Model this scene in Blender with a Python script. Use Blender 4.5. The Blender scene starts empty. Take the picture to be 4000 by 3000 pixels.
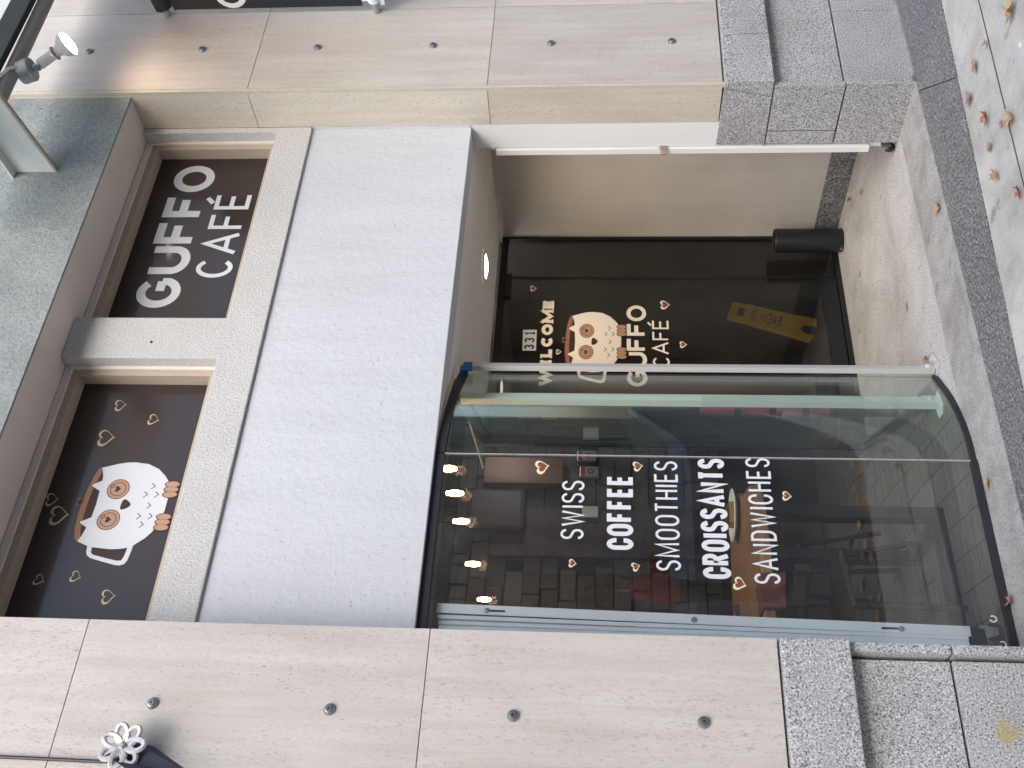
import bpy, bmesh, math, random
from mathutils import Vector, Matrix
random.seed(7)
S = bpy.context.scene
COL = S.collection

# ------------------------------------------------------------------ camera
cam_d = bpy.data.cameras.new('camera'); cam = bpy.data.objects.new('camera', cam_d); COL.objects.link(cam)
R_, D_, F_ = Vector((.81622578, -.57766976, .00855099)), Vector((.05547238, .06363068, -.99643061)), Vector((.57506373, .81378669, .08398172))
# the phone was held sideways: the picture's +x is the world's "down", its +y is the world's "right"
m = Matrix((D_, R_, -F_)).transposed().to_4x4(); m.translation = Vector((0, -3.6, 1.521))
cam.matrix_world = m
cam_d.sensor_fit = 'HORIZONTAL'; cam_d.sensor_width = 36; cam_d.lens = 38.06
cam_d.clip_start = .05; cam_d.clip_end = 500
S.camera = cam

# ------------------------------------------------------------------ sky, sun, exposure
W = bpy.data.worlds.new('World'); S.world = W; W.use_nodes = True
nt = W.node_tree; bg = nt.nodes['Background']
sky = nt.nodes.new('ShaderNodeTexSky'); sky.sky_type = 'NISHITA'; sky.sun_disc = False
SUN_DIR = Vector((-.45, -.85, .62)).normalized()
sky.sun_elevation = math.asin(SUN_DIR.z); sky.sun_rotation = math.atan2(SUN_DIR.x, SUN_DIR.y)
sky.dust_density = 2.0; sky.air_density = 1.0; sky.ozone_density = 1.5
nt.links.new(sky.outputs[0], bg.inputs[0]); bg.inputs[1].default_value = .15
sun_d = bpy.data.lights.new('sun', 'SUN'); sun = bpy.data.objects.new('sun', sun_d); COL.objects.link(sun)
sun_d.energy = 1.1; sun_d.angle = math.radians(60); sun_d.color = (1, .97, .94)
sun.rotation_euler = SUN_DIR.to_track_quat('Z', 'Y').to_euler(); sun.location = (0, -10, 12)
S.view_settings.view_transform = 'Standard'; S.view_settings.look = 'None'; S.view_settings.gamma = 1
S.view_settings.use_curve_mapping = False; S.view_settings.exposure = 1.42

# ------------------------------------------------------------------ materials
def mat(name, col, rough=.6, metal=0, spec=.5, emit=None, estr=1):
    m = bpy.data.materials.new(name); m.use_nodes = True
    p = m.node_tree.nodes['Principled BSDF']
    p.inputs['Base Color'].default_value = (*col, 1); p.inputs['Roughness'].default_value = rough
    p.inputs['Metallic'].default_value = metal; p.inputs['Specular IOR Level'].default_value = spec
    if emit: p.inputs['Emission Color'].default_value = (*emit, 1); p.inputs['Emission Strength'].default_value = estr
    return m
class N:                                   # small node-building helper
    def __init__(s, m): s.t = m.node_tree; s.p = s.t.nodes['Principled BSDF']
    def n(s, k, **kw):
        x = s.t.nodes.new(k)
        for a, b in kw.items(): setattr(x, a, b)
        return x
    def l(s, a, b): s.t.links.new(a, b)
    def coords(s, scale=(1, 1, 1)):
        g = s.n('ShaderNodeNewGeometry'); mp = s.n('ShaderNodeMapping'); mp.inputs['Scale'].default_value = scale
        s.l(g.outputs['Position'], mp.inputs[0]); return mp.outputs[0]
    def noise(s, vec, scale, detail=3, rough=.55, dist=0):
        x = s.n('ShaderNodeTexNoise'); s.l(vec, x.inputs['Vector']); x.inputs['Scale'].default_value = scale
        x.inputs['Detail'].default_value = detail; x.inputs['Roughness'].default_value = rough; x.inputs['Distortion'].default_value = dist
        return x.outputs[0]
    def ramp(s, fac, stops):
        x = s.n('ShaderNodeValToRGB'); e = x.color_ramp.elements
        while len(e) < len(stops): e.new(.5)
        for i, (p, c) in enumerate(stops):
            e[i].position = p; e[i].color = (*c, 1) if not isinstance(c, (int, float)) else (c, c, c, 1)
        s.l(fac, x.inputs[0]); return x.outputs[0]
    def mix(s, a, b, fac, mode='MIX'):
        x = s.n('ShaderNodeMix', data_type='RGBA', blend_type=mode)
        if isinstance(fac, (int, float)): x.inputs[0].default_value = fac
        else: s.l(fac, x.inputs[0])
        for i, v in ((6, a), (7, b)):
            if isinstance(v, tuple): x.inputs[i].default_value = (*v, 1)
            else: s.l(v, x.inputs[i])
        return x.outputs[2]
    def bump(s, h, strength=.3, dist=.01):
        x = s.n('ShaderNodeBump'); x.inputs['Strength'].default_value = strength; x.inputs['Distance'].default_value = dist
        s.l(h, x.inputs['Height']); s.l(x.outputs[0], s.p.inputs['Normal'])
    def col(s, c): s.l(c, s.p.inputs['Base Color'])

def marble(name, base, light, pit):
    m = mat(name, base, .42, spec=.35); n = N(m)
    oi = n.n('ShaderNodeObjectInfo'); add = n.n('ShaderNodeVectorMath', operation='ADD')
    v0 = n.coords((1, 1, 1)); k = n.n('ShaderNodeVectorMath', operation='SCALE'); n.l(oi.outputs['Random'], k.inputs['Scale'])
    k.inputs[0].default_value = (13, 7, 5); n.l(v0, add.inputs[0]); n.l(k.outputs[0], add.inputs[1])
    def st(sc):
        mp = n.n('ShaderNodeMapping'); mp.inputs['Scale'].default_value = sc; n.l(add.outputs[0], mp.inputs[0]); return mp.outputs[0]
    bands = n.noise(st((1, 1, .06)), 26, 4, .6, .4)
    c = n.ramp(bands, [(.28, base), (.72, light)])
    cloud = n.noise(st((1, 1, .35)), 5, 4)
    c = n.mix(c, n.ramp(cloud, [(.35, (.80, .78, .77)), (.65, (1, 1, 1))]), .55, 'MULTIPLY')
    pits = n.noise(st((1, 1, .30)), 175, 3, .65, .8)
    mask = n.noise(st((1, 1, .12)), 9, 3)
    pm = n.n('ShaderNodeMath', operation='MULTIPLY')
    n.l(n.ramp(pits, [(.56, 0), (.66, .9)]), pm.inputs[0]); n.l(n.ramp(mask, [(.30, .25), (.66, 1)]), pm.inputs[1])
    c = n.mix(c, pit, pm.outputs[0]); n.col(c)
    inv = n.n('ShaderNodeMath', operation='SUBTRACT'); inv.inputs[0].default_value = 1; n.l(pm.outputs[0], inv.inputs[1])
    n.bump(inv.outputs[0], .35, .004)
    tint = n.n('ShaderNodeMath', operation='MULTIPLY_ADD'); n.l(oi.outputs['Random'], tint.inputs[0]); tint.inputs[1].default_value = .10; tint.inputs[2].default_value = .92
    hs = n.n('ShaderNodeHueSaturation'); n.l(tint.outputs[0], hs.inputs['Value']); n.l(c, hs.inputs['Color']); n.col(hs.outputs[0])
    return m
def granite(name, dark, mid, light, scale=150, rough=.5, stain=None):
    m = mat(name, mid, rough, spec=.35); n = N(m); v = n.coords()
    a = n.noise(v, scale, 2, .6)
    c = n.ramp(a, [(.36, dark), (.46, mid), (.56, mid), (.64, light)])
    b = n.noise(v, 3.2, 4); c = n.mix(c, n.ramp(b, [(.3, (.78, .76, .74)), (.6, (1, 1, 1))]), .7, 'MULTIPLY')
    if stain:                              # ochre splash on one of the base slabs
        di = n.n('ShaderNodeVectorMath', operation='DISTANCE'); n.l(v, di.inputs[0]); di.inputs[1].default_value = stain
        ad = n.n('ShaderNodeMath', operation='MULTIPLY_ADD'); n.l(n.noise(v, 26, 4, .7), ad.inputs[0]); ad.inputs[1].default_value = .16; n.l(di.outputs['Value'], ad.inputs[2])
        c = n.mix(c, (.42, .30, .10), n.ramp(ad.outputs[0], [(.10, .7), (.125, 0)]))
    n.col(c); n.bump(a, .12, .003); return m
def stucco(name, base, amp=.5, scale=70, var=.12, speck=None, blotch=(.9, .89, .88), streak=0):
    m = mat(name, base, .85, spec=.2); n = N(m); v = n.coords()
    a = n.noise(v, scale, 4, .65); b = n.noise(v, 2.5, 5, .6)
    c = n.mix(base, n.ramp(b, [(.35, blotch), (.62, (1, 1, 1))]), .8, 'MULTIPLY')
    c = n.mix(c, n.ramp(a, [(.3, (1 - var, 1 - var, 1 - var)), (.7, (1, 1, 1))]), 1, 'MULTIPLY')
    if streak:
        mp = n.n('ShaderNodeMapping'); mp.inputs['Scale'].default_value = (9, 9, .8); n.l(v, mp.inputs[0])
        e = n.noise(mp.outputs[0], 1, 5, .65); c = n.mix(c, n.ramp(e, [(.30, (1 - streak,) * 3), (.55, (1, 1, 1))]), 1, 'MULTIPLY')
    if speck:
        d = n.noise(v, 48, 2, .5); c = n.mix(c, speck, n.ramp(d, [(.70, 0), (.75, .7)]))
    n.col(c); n.bump(a, amp, .006); return m
def concrete(name, base, stain, speck, scale=9):
    m = mat(name, base, .85, spec=.25); n = N(m); v = n.coords()
    a = n.noise(v, scale, 6, .65, .5); c = n.ramp(a, [(.33, stain), (.58, base)])
    b = n.noise(v, 120, 2, .6); c = n.mix(c, n.ramp(b, [(.36, speck), (.47, (1, 1, 1)), (.60, (1, 1, 1)), (.68, (1.12, 1.12, 1.12))]), .9, 'MULTIPLY')
    d = n.noise(v, 22, 3); c = n.mix(c, n.ramp(d, [(.25, (.55, .52, .48)), (.36, (1, 1, 1))]), .8, 'MULTIPLY')
    g = n.noise(v, 6, 2, .4); c = n.mix(c, n.ramp(g, [(.24, (.42, .40, .37)), (.30, (1, 1, 1))]), .8, 'MULTIPLY')
    h = n.noise(v, 1.3, 6, .7, .8); c = n.mix(c, n.ramp(h, [(.36, (.72, .70, .67)), (.56, (1, 1, 1))]), .8, 'MULTIPLY')
    n.col(c); n.bump(b, .25, .003); return m
def glass(name, tint, ior=1.5, rough=0.0, gain=1.0, dust=.026):
    m = bpy.data.materials.new(name); m.use_nodes = True; t = m.node_tree; t.nodes.clear()
    o = t.nodes.new('ShaderNodeOutputMaterial'); mx = t.nodes.new('ShaderNodeMixShader'); fr = t.nodes.new('ShaderNodeFresnel')
    tr = t.nodes.new('ShaderNodeBsdfTransparent'); gl = t.nodes.new('ShaderNodeBsdfGlossy')
    ge = t.nodes.new('ShaderNodeNewGeometry'); mr = t.nodes.new('ShaderNodeMapRange')   # the pane is thin: both of its faces mirror alike
    mr.inputs['To Min'].default_value = ior; mr.inputs['To Max'].default_value = 1 / ior; t.links.new(ge.outputs['Backfacing'], mr.inputs['Value']); t.links.new(mr.outputs[0], fr.inputs[0]); tr.inputs[0].default_value = (*tint, 1); gl.inputs['Roughness'].default_value = rough
    gl.inputs['Color'].default_value = (gain, gain, gain, 1)
    t.links.new(fr.outputs[0], mx.inputs[0]); t.links.new(tr.outputs[0], mx.inputs[1]); t.links.new(gl.outputs[0], mx.inputs[2]); 
    # a thin film of dust and smears on the pane
    df = t.nodes.new('ShaderNodeBsdfDiffuse'); df.inputs[0].default_value = (.62, .60, .58, 1); m2 = t.nodes.new('ShaderNodeMixShader'); nz = t.nodes.new('ShaderNodeTexNoise'); mp = t.nodes.new('ShaderNodeMapping')
    mp.inputs['Scale'].default_value = (5, 5, 1.6); nz.inputs['Scale'].default_value = 1; nz.inputs['Detail'].default_value = 7; nz.inputs['Roughness'].default_value = .68; nz.inputs['Distortion'].default_value = 1.2
    m3 = t.nodes.new('ShaderNodeMapRange'); m3.inputs['From Min'].default_value = .35; m3.inputs['From Max'].default_value = .8; m3.inputs['To Max'].default_value = dust
    t.links.new(ge.outputs['Position'], mp.inputs[0]); t.links.new(mp.outputs[0], nz.inputs['Vector']); t.links.new(nz.outputs[0], m3.inputs['Value']); t.links.new(m3.outputs[0], m2.inputs[0])
    t.links.new(mx.outputs[0], m2.inputs[1]); t.links.new(df.outputs[0], m2.inputs[2]); t.links.new(m2.outputs[0], o.inputs[0])
    return m
def wood(name, a, b, scale=(3, 30, 30), rough=.5):
    m = mat(name, a, rough); n = N(m)
    tc = n.n('ShaderNodeTexCoord'); mp = n.n('ShaderNodeMapping'); mp.inputs['Scale'].default_value = scale; n.l(tc.outputs['Object'], mp.inputs[0])
    oi = n.n('ShaderNodeObjectInfo'); add = n.n('ShaderNodeVectorMath', operation='ADD'); n.l(mp.outputs[0], add.inputs[0]); n.l(oi.outputs['Random'], add.inputs[1])
    x = n.noise(add.outputs[0], 1, 5, .6, 1.5); n.col(n.ramp(x, [(.35, a), (.65, b)])); n.bump(x, .15, .003); return m

M = {}
M['marble'] = marble('travertine_grey', (.545, .505, .455), (.635, .60, .55), (.36, .31, .26))
M['marble_warm_lit'] = marble('travertine_warm_lit', (.62, .56, .46), (.70, .645, .55), (.36, .30, .22))  # same stone as the front, the reveal's warmer light put into its colour
M['caulk'] = stucco('caulk', (.60, .56, .46), .1, 40)
M['granite'] = granite('granite_grey', (.085, .085, .09), (.40, .395, .395), (.70, .69, .685), stain=(1.196, 0.04, 0.195))
M['granite_dark'] = granite('granite_dark', (.035, .036, .038), (.155, .157, .16), (.38, .38, .38), 95, .45)
M['joint_light'] = mat('grout', (.30, .26, .205), .9)
M['joint_dark'] = mat('joint_tar', (.022, .020, .018), .9)
M['joint'] = mat('joint_mortar', (.10, .095, .085), .9)
M['panel'] = stucco('white_plaster', (.60, .617, .645), .8, 30, .04, (.36, .37, .39), (.95, .95, .95), .06)
M['surround'] = stucco('rough_white_stucco', (.74, .73, .715), 1.0, 105, .34)
M['cream'] = stucco('smooth_cream', (.78, .71, .65), .12, 60, .05)
M['teal'] = stucco('teal_stucco', (.385, .42, .405), 1.0, 80, .36, (.05, .06, .06), (.7, .72, .72))
M['soffit'] = stucco('soffit_paint', (.84, .815, .785), .08, 40, .03)
M['wall_cream'] = stucco('alcove_paint', (.51, .485, .445), .05, 30, .03, (.30, .28, .25), (.88, .87, .85), .08)
M['white_paint'] = mat('white_paint', (.80, .80, .78), .45)
M['tan'] = stucco('tan_frame', (.50, .42, .33), .15, 50, .08)
M['film'] = mat('brown_film', (.050, .038, .034), .10, spec=.34)
M['black_frame'] = mat('black_aluminium', (.010, .011, .014), .35)
M['black_plastic'] = mat('black_plastic', (.014, .015, .017), .42)
M['gasket'] = mat('black_gasket', (.018, .018, .024), .6)
M['screen_glass'] = glass('clear_glass', (.91, .93, .935), 1.7)
M['curve_glass'] = glass('green_glass', (.84, .915, .89), 1.85)
M['door_glass'] = glass('smoked_glass', (.60, .61, .60), 1.5)
M['inner_glass'] = glass('inner_glass', (.86, .90, .88), 1.4)
M['alu'] = mat('brushed_aluminium', (.62, .60, .60), .38, .35)
M['steel'] = mat('galvanised', (.42, .43, .43), .4, .7)
M['gate_white'] = mat('gate_white', (.78, .78, .76), .4)
M['gate_grey'] = mat('gate_grey', (.86, .90, .92), .4)
M['copper'] = mat('copper_lug', (.55, .26, .10), .4, .5)
M['bolt'] = mat('bolt_steel', (.30, .30, .31), .32, .8)
M['bolt_dark'] = mat('bolt_hole', (.03, .03, .03), .6)
M['letter'] = mat('white_vinyl', (.70, .72, .75), .45)
M['letter_cream'] = mat('cream_vinyl', (.87, .82, .755), .5)
M['owl_brown'] = mat('owl_brown', (.30, .15, .085), .5)
M['owl_tan'] = mat('owl_tan', (.48, .29, .19), .5)
M['owl_dark'] = mat('owl_dark', (.045, .018, .015), .5)
M['heart'] = mat('heart_brown', (.20, .065, .04), .5)
M['heart_rim'] = mat('heart_rim', (.82, .74, .50), .5)
M['rim_gold'] = mat('heart_outline', (.55, .47, .27), .5)
M['black_ink'] = mat('black_ink', (.012, .012, .012), .6)
M['red_ink'] = mat('red_ink', (.36, .04, .05), .5)
M['pink'] = mat('magenta_card', (.62, .09, .26), .5)
M['yellow'] = mat('yellow_plastic', (.85, .50, .05), .4)
M['blue_tape'] = mat('blue_tape', (.02, .12, .38), .6)
M['navy'] = mat('navy_canvas', (.035, .04, .055), .7)
M['brick'] = stucco('split_stone', (.125, .115, .112), .9, 22, .25)
M['brick_b'] = stucco('split_stone_light', (.165, .155, .15), .9, 22, .25)
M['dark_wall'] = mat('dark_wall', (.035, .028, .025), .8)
M['dark_wood'] = wood('dark_wood', (.05, .028, .016), (.09, .05, .03))
M['table_wood'] = wood('table_wood', (.20, .085, .03), (.40, .21, .085), (2.2, 26, 26), .35)
M['plank'] = wood('grey_plank', (.085, .082, .075), (.20, .195, .18), (2.5, 45, 45), .5)
M['hood'] = mat('brown_panel', (.075, .05, .036), .4)
M['copper_panel'] = mat('copper_door', (.16, .065, .03), .4, .2)
M['china'] = mat('china', (.80, .82, .80), .25)
M['pastry'] = stucco('pastry', (.45, .22, .07), .8, 60, .4)
M['herb'] = stucco('herb_topping', (.12, .115, .02), .9, 120, .7)
M['cloth_red'] = mat('rust_cloth', (.13, .04, .03), .9)
M['jacket'] = mat('red_jacket', (.42, .05, .05), .85)
M['skin'] = mat('skin', (.45, .25, .17), .6)
M['dark_cloth'] = mat('dark_trousers', (.02, .022, .03), .9)
M['sidewalk'] = concrete('sidewalk_concrete', (.50, .49, .455), (.385, .375, .345), (.86, .85, .83), 4)
M['apron'] = concrete('apron_concrete', (.375, .37, .355), (.27, .265, .252), (.55, .53, .50), 7)
M['floor'] = concrete('terrazzo_floor', (.475, .472, .462), (.39, .385, .372), (.42, .40, .38), 3)
M['asphalt'] = stucco('road_surface', (.16, .155, .148), .6, 80, .3)
M['canopy_glass'] = None
M['pipe'] = stucco('grey_pipe', (.36, .345, .32), .3, 30, .15)
M['teal_metal'] = mat('teal_beam', (.022, .040, .042), .45)
M['white_beam'] = stucco('white_beam', (.70, .72, .66), .06, 20, .04)
M['brass_glow'] = mat('bulb_glow', (1, .8, .5), .4, emit=(1, .60, .22), estr=15)
M['lamp_glow'] = mat('lamp_glow', (1, 1, 1), .4, emit=(1, .86, .66), estr=9)
M['dl_glow'] = mat('downlight_glow', (1, 1, 1), .4, emit=(1, .88, .68), estr=8)
M['opposite'] = stucco('opposite_facade', (.33, .28, .24), .2, 5, .3)
M['opp_glass'] = mat('opposite_window', (.03, .035, .04), .1)
cg = mat('frosted_canopy', (.95, .93, .90), .5); n = N(cg)
tl = n.n('ShaderNodeBsdfTranslucent'); tl.inputs[0].default_value = (.97, .94, .90, 1); mx = n.n('ShaderNodeMixShader'); mx.inputs[0].default_value = .75
n.l(n.p.outputs[0], mx.inputs[1]); n.l(tl.outputs[0], mx.inputs[2]); n.l(mx.outputs[0], cg.node_tree.nodes['Material Output'].inputs[0]); M['canopy_glass'] = cg
def leafmat(name, a, b):
    m = mat(name, a, .55); n = N(m); n.col(n.ramp(n.noise(n.coords(), 28, 3), [(.4, a), (.6, b)])); return m
LM = [leafmat('leaf_tan', (.42, .28, .19), (.34, .19, .12)), leafmat('leaf_red', (.28, .075, .06), (.36, .19, .12)),
      leafmat('leaf_yellow', (.47, .34, .19), (.40, .22, .13)), leafmat('leaf_brown', (.22, .11, .06), (.33, .17, .09))]

# ------------------------------------------------------------------ building helpers
def link(name, me, parent=None, **p):
    o = bpy.data.objects.new(name, me); COL.objects.link(o)
    if parent: o.parent = parent
    for k, v in p.items(): o[k] = v
    return o
def mesh(name, verts, faces, mats, parent=None, fm=None, smooth=False, **p):
    me = bpy.data.meshes.new(name); me.from_pydata([tuple(v) for v in verts], [], faces)
    for mm in (mats if isinstance(mats, (list, tuple)) else [mats]): me.materials.append(M[mm] if isinstance(mm, str) else mm)
    if fm:
        for i, f in enumerate(me.polygons): f.material_index = fm[i]
    if smooth:
        for f in me.polygons: f.use_smooth = True
    me.update(); return link(name, me, parent, **p)
class MB:                                  # collects shapes into one mesh
    def __init__(s): s.v = []; s.f = []; s.m = []
    def add(s, v, f, m=0):
        k = len(s.v); s.v += [Vector(x) for x in v]; s.f += [[i + k for i in q] for q in f]; s.m += [m] * len(f); return s
    def hexa(s, b, t, m=0):                # bottom quad, top quad, both counter-clockwise from above
        return s.add(list(b) + list(t), [[3, 2, 1, 0], [4, 5, 6, 7], [0, 1, 5, 4], [1, 2, 6, 5], [2, 3, 7, 6], [3, 0, 4, 7]], m)
    def box(s, x0, x1, y0, y1, z0, z1, m=0):
        q = [(x0, y0), (x1, y0), (x1, y1), (x0, y1)]
        return s.hexa([(*a, z0) for a in q], [(*a, z1) for a in q], m)
    def prism(s, pts, z0, z1, m=0):        # pts counter-clockwise from above
        k = len(pts); return s.add([(*a, z0) for a in pts] + [(*a, z1) for a in pts],
            [list(range(k))[::-1], list(range(k, 2 * k))] + [[i, (i + 1) % k, (i + 1) % k + k, i + k] for i in range(k)], m)
    def tube(s, pts, r, seg=10, m=0, cap=True, closed=False):
        pts = [Vector(p) for p in pts]; rs = r if isinstance(r, (list, tuple)) else [r] * len(pts); rings = []; k0 = len(s.v)
        up = None
        for i, p in enumerate(pts):
            a = pts[i - 1] if (i or closed) else p; b = pts[(i + 1) % len(pts)] if (i < len(pts) - 1 or closed) else p
            d = (b - a).normalized()
            if up is None: up = Vector((0, 0, 1)) if abs(d.z) < .9 else Vector((1, 0, 0))
            u = d.cross(up).normalized(); w = u.cross(d).normalized(); up = w
            s.v += [p + (u * math.cos(t) + w * math.sin(t)) * rs[i] for t in [2 * math.pi * j / seg for j in range(seg)]]
        nr = len(pts)
        for i in range(nr if closed else nr - 1):
            for j in range(seg):
                a = k0 + i * seg + j; b = k0 + i * seg + (j + 1) % seg; c = k0 + ((i + 1) % nr) * seg
                s.f.append([a, b, c + (j + 1) % seg, c + j]); s.m.append(m)
        if cap and not closed:
            s.f.append([k0 + j for j in range(seg)][::-1]); s.m.append(m)
            s.f.append([k0 + (nr - 1) * seg + j for j in range(seg)]); s.m.append(m)
        return s
    def lathe(s, c, axis, prof, seg=24, m=0):   # prof: (radius, distance along axis)
        ax = Vector(axis).normalized(); u = ax.cross(Vector((0, 0, 1)) if abs(ax.z) < .9 else Vector((1, 0, 0))).normalized(); w = ax.cross(u); c = Vector(c); k0 = len(s.v)
        for r, h in prof: s.v += [c + ax * h + (u * math.cos(t) + w * math.sin(t)) * max(r, 1e-5) for t in [2 * math.pi * j / seg for j in range(seg)]]
        for i in range(len(prof) - 1):
            for j in range(seg):
                a = k0 + i * seg; b = a + seg; s.f.append([a + j, a + (j + 1) % seg, b + (j + 1) % seg, b + j]); s.m.append(m)
        return s
    def done(s, name, mats, parent=None, smooth=False, bev=0, **p):
        o = mesh(name, s.v, s.f, mats, None, s.m, smooth, **p)
        if bev or smooth:
            bm = bmesh.new(); bm.from_mesh(o.data); bmesh.ops.recalc_face_normals(bm, faces=bm.faces)
            if bev: bmesh.ops.bevel(bm, geom=[e for e in bm.edges if len(e.link_faces) == 2 and e.calc_face_angle() > .5], offset=bev, segments=2, profile=.6, affect='EDGES', clamp_overlap=True)
            if smooth:
                for e in bm.edges: e.smooth = not (len(e.link_faces) == 2 and e.calc_face_angle() > .6)
            bm.to_mesh(o.data); bm.free()
        if parent: o.parent = parent
        return o
def box(name, mt, x0, x1, y0, y1, z0, z1, parent=None, bev=0, **p): return MB().box(x0, x1, y0, y1, z0, z1).done(name, mt, parent, bev=bev, **p)
def thing(name, label, cat, group=None, loc=(0, 0, 0)):
    o = bpy.data.objects.new(name, None); COL.objects.link(o); o['label'] = label; o['category'] = cat
    if group: o['group'] = group
    return o
def tag(o, label, cat, group=None):
    o['label'] = label; o['category'] = cat
    if group: o['group'] = group
    return o
def clip(poly, a, b, c):                   # keep a*x + b*y >= c
    out = []
    for i, p in enumerate(poly):
        q = poly[(i + 1) % len(poly)]; dp = a * p[0] + b * p[1] - c; dq = a * q[0] + b * q[1] - c
        if dp >= 0: out.append(p)
        if dp * dq < 0: t = dp / (dp - dq); out.append((p[0] + t * (q[0] - p[0]), p[1] + t * (q[1] - p[1])))
    return out

# ---- flat print: everything below is drawn in (x, z) on a wall facing the street and laid y0 deep
def arc(cx, cz, rx, rz, a0, a1, k=10): return [(cx + rx * math.cos(math.radians(a0 + (a1 - a0) * i / k)), cz + rz * math.sin(math.radians(a0 + (a1 - a0) * i / k))) for i in range(k + 1)]
def glyph(ch, rnd):
    q = .5 if rnd else .3                  # height of the round ends (share of the letter)
    if ch == 'S': return [arc(.5, .76, .5, .24, 8, 180, 9) + arc(.5, .76, .5, .26, 190, 225, 3) + arc(.5, .25, .5, .25, 45, -10, 4) + arc(.5, .24, .5, .24, -15, -172, 9)]
    if ch == 'C': return [arc(.5, .5, .5, .5, 42, 318, 22)] if rnd else [[(1, .66)] + arc(.5, 1 - q, .5, q, 0, 180) + arc(.5, q, .5, q, 180, 360) + [(1, .34)]]
    if ch == 'O': return [arc(.5, .5, .5, .5, 0, 360, 32)] if rnd else [arc(.5, 1 - q, .5, q, 0, 180) + arc(.5, q, .5, q, 180, 360) + [(1, 1 - q)]]
    if ch == 'G': return [arc(.5, .5, .5, .5, 44, 335, 24) + [(.96, .48)], [(.96, .48), (.55, .48)]]
    if ch == 'U': return [[(0, 1)] + arc(.5, .36, .5, .36, 180, 360, 14) + [(1, 1)]]
    if ch == 'D': return [[(.4, 0), (0, 0), (0, 1), (.4, 1)] + arc(.45, 1 - q, .55, q, 85, 0, 6) + arc(.45, q, .55, q, 0, -85, 6) + [(.4, 0)]]
    if ch == 'R': return [[(0, 0), (0, 1), (.5, 1)] + arc(.55, .76, .42, .24, 85, -85, 8) + [(.02, .52)], [(.5, .5), (1, 0)]]
    if ch == 'B': return [[(0, .5), (0, 1), (.5, 1)] + arc(.5, .76, .45, .24, 85, -85, 8) + [(.02, .52)], [(0, .5), (0, 0), (.5, 0)] + arc(.5, .25, .5, .25, -85, 85, 8)]
    if ch == 'P': return [[(0, 0), (0, 1), (.5, 1)] + arc(.5, .74, .5, .26, 85, -85, 8) + [(.02, .48)]]
    if ch == '3': return [arc(.45, .75, .5, .25, 165, -80, 10) + [(.4, .5)], arc(.45, .26, .55, .26, 80, -165, 10)]
    return {'W': [[(0, 1), (.27, 0), (.5, .92), (.73, 0), (1, 1)]], 'I': [[(.5, 0), (.5, 1)]], 'F': [[(0, 0), (0, 1), (1, 1)], [(.05, .52), (.85, .52)]],
        'E': [[(1, 0), (0, 0), (0, 1), (1, 1)], [(.05, .51), (.9, .51)]], 'M': [[(0, 0), (.04, 1), (.5, .1), (.96, 1), (1, 0)]], 'T': [[(0, 1), (1, 1)], [(.5, 0), (.5, .97)]],
        'H': [[(0, 0), (0, 1)], [(1, 0), (1, 1)], [(.05, .5), (.95, .5)]], 'A': [[(0, 0), (.5, 1), (1, 0)], [(.17, .32), (.83, .32)]], 'N': [[(0, 0), (0, 1), (1, 0), (1, 1)]],
        'L': [[(0, 1), (0, 0), (1, 0)]], '1': [[(.2, .78), (.55, 1), (.55, 0)], [(.1, 0), (1, 0)]], '`': [[(.2, 1.36), (.62, 1.14)]], "'": [[(.8, 1.36), (.38, 1.14)]], '.': [[(.4, 0), (.6, 0)]]}[ch]
GW = {'W': 1.65, 'M': 1.45, 'I': 0, 'A': 1.2, 'O': 1.08, 'C': 1, 'G': 1.08, 'L': .85, 'F': .85, 'E': .88, '1': .7, 'S': .95, 'T': .95}
def stroke(mb, pts, t, y, m=0):
    pts = [Vector(p) for p in pts if p is not None]; P = [pts[0]]
    for p in pts[1:]:
        if (p - P[-1]).length > 1e-6: P.append(p)
    closed = (P[0] - P[-1]).length < 1e-5 and len(P) > 3
    L = []; Rr = []
    for i, p in enumerate(P):
        a = P[i - 1] if i else (P[-2] if closed else None); b = P[i + 1] if i < len(P) - 1 else (P[1] if closed else None)
        d1 = (p - a).normalized() if a is not None else None; d2 = (b - p).normalized() if b is not None else None
        if d1 is None: d1 = d2
        if d2 is None: d2 = d1
        n1 = Vector((-d1.y, d1.x)); n2 = Vector((-d2.y, d2.x)); nn = n1 + n2
        nn = n1 if nn.length < .2 else nn.normalized(); k = min(1 / max(nn.dot(n1), .3), 2.4)
        L.append(p + nn * k * t / 2); Rr.append(p - nn * k * t / 2)
    k = len(P)
    mb.add([(v.x, y, v.y) for v in L] + [(v.x, y, v.y) for v in Rr], [[i, i + k, i + k + 1, i + 1] for i in range(k - 1)], m)
def word(name, text, x0, x1, z0, z1, t, y, mt, parent=None, rnd=False, gap=.55, m=0, mb=None, label=None):
    """a word whose outer edges fill x0..x1, z0..z1, stroke width t; gap = letter gap in stroke widths"""
    chs = []; acc = {}
    for c in text:
        if c in '`\'': acc[len(chs) - 1] = c
        else: chs.append(c)
    H = z1 - z0; g = gap * t; free = (x1 - x0) - len(chs) * t - g * (len(chs) - 1); tot = sum(GW.get(c, 1) for c in chs) or 1
    own = mb is None; mb = mb or MB(); x = x0; j = 0
    for i, c in enumerate(chs):
        w = free * GW.get(c, 1) / tot
        for st in glyph(c, rnd) + (glyph(acc[i], rnd) if i in acc else []):
            stroke(mb, [(x + t / 2 + a * w if w else x + t / 2, z0 + t / 2 + b * (H - t)) for a, b in st], t, y - .00025 * (j % 7), m); j += 1
        x += w + t + g
    if own:
        o = mb.done(name, mt, parent)
        if label: o['label'] = label
        return o
def poly(mb, pts, y, m=0): mb.add([(p[0], y, p[1]) for p in pts], [list(range(len(pts)))], m)
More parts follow.
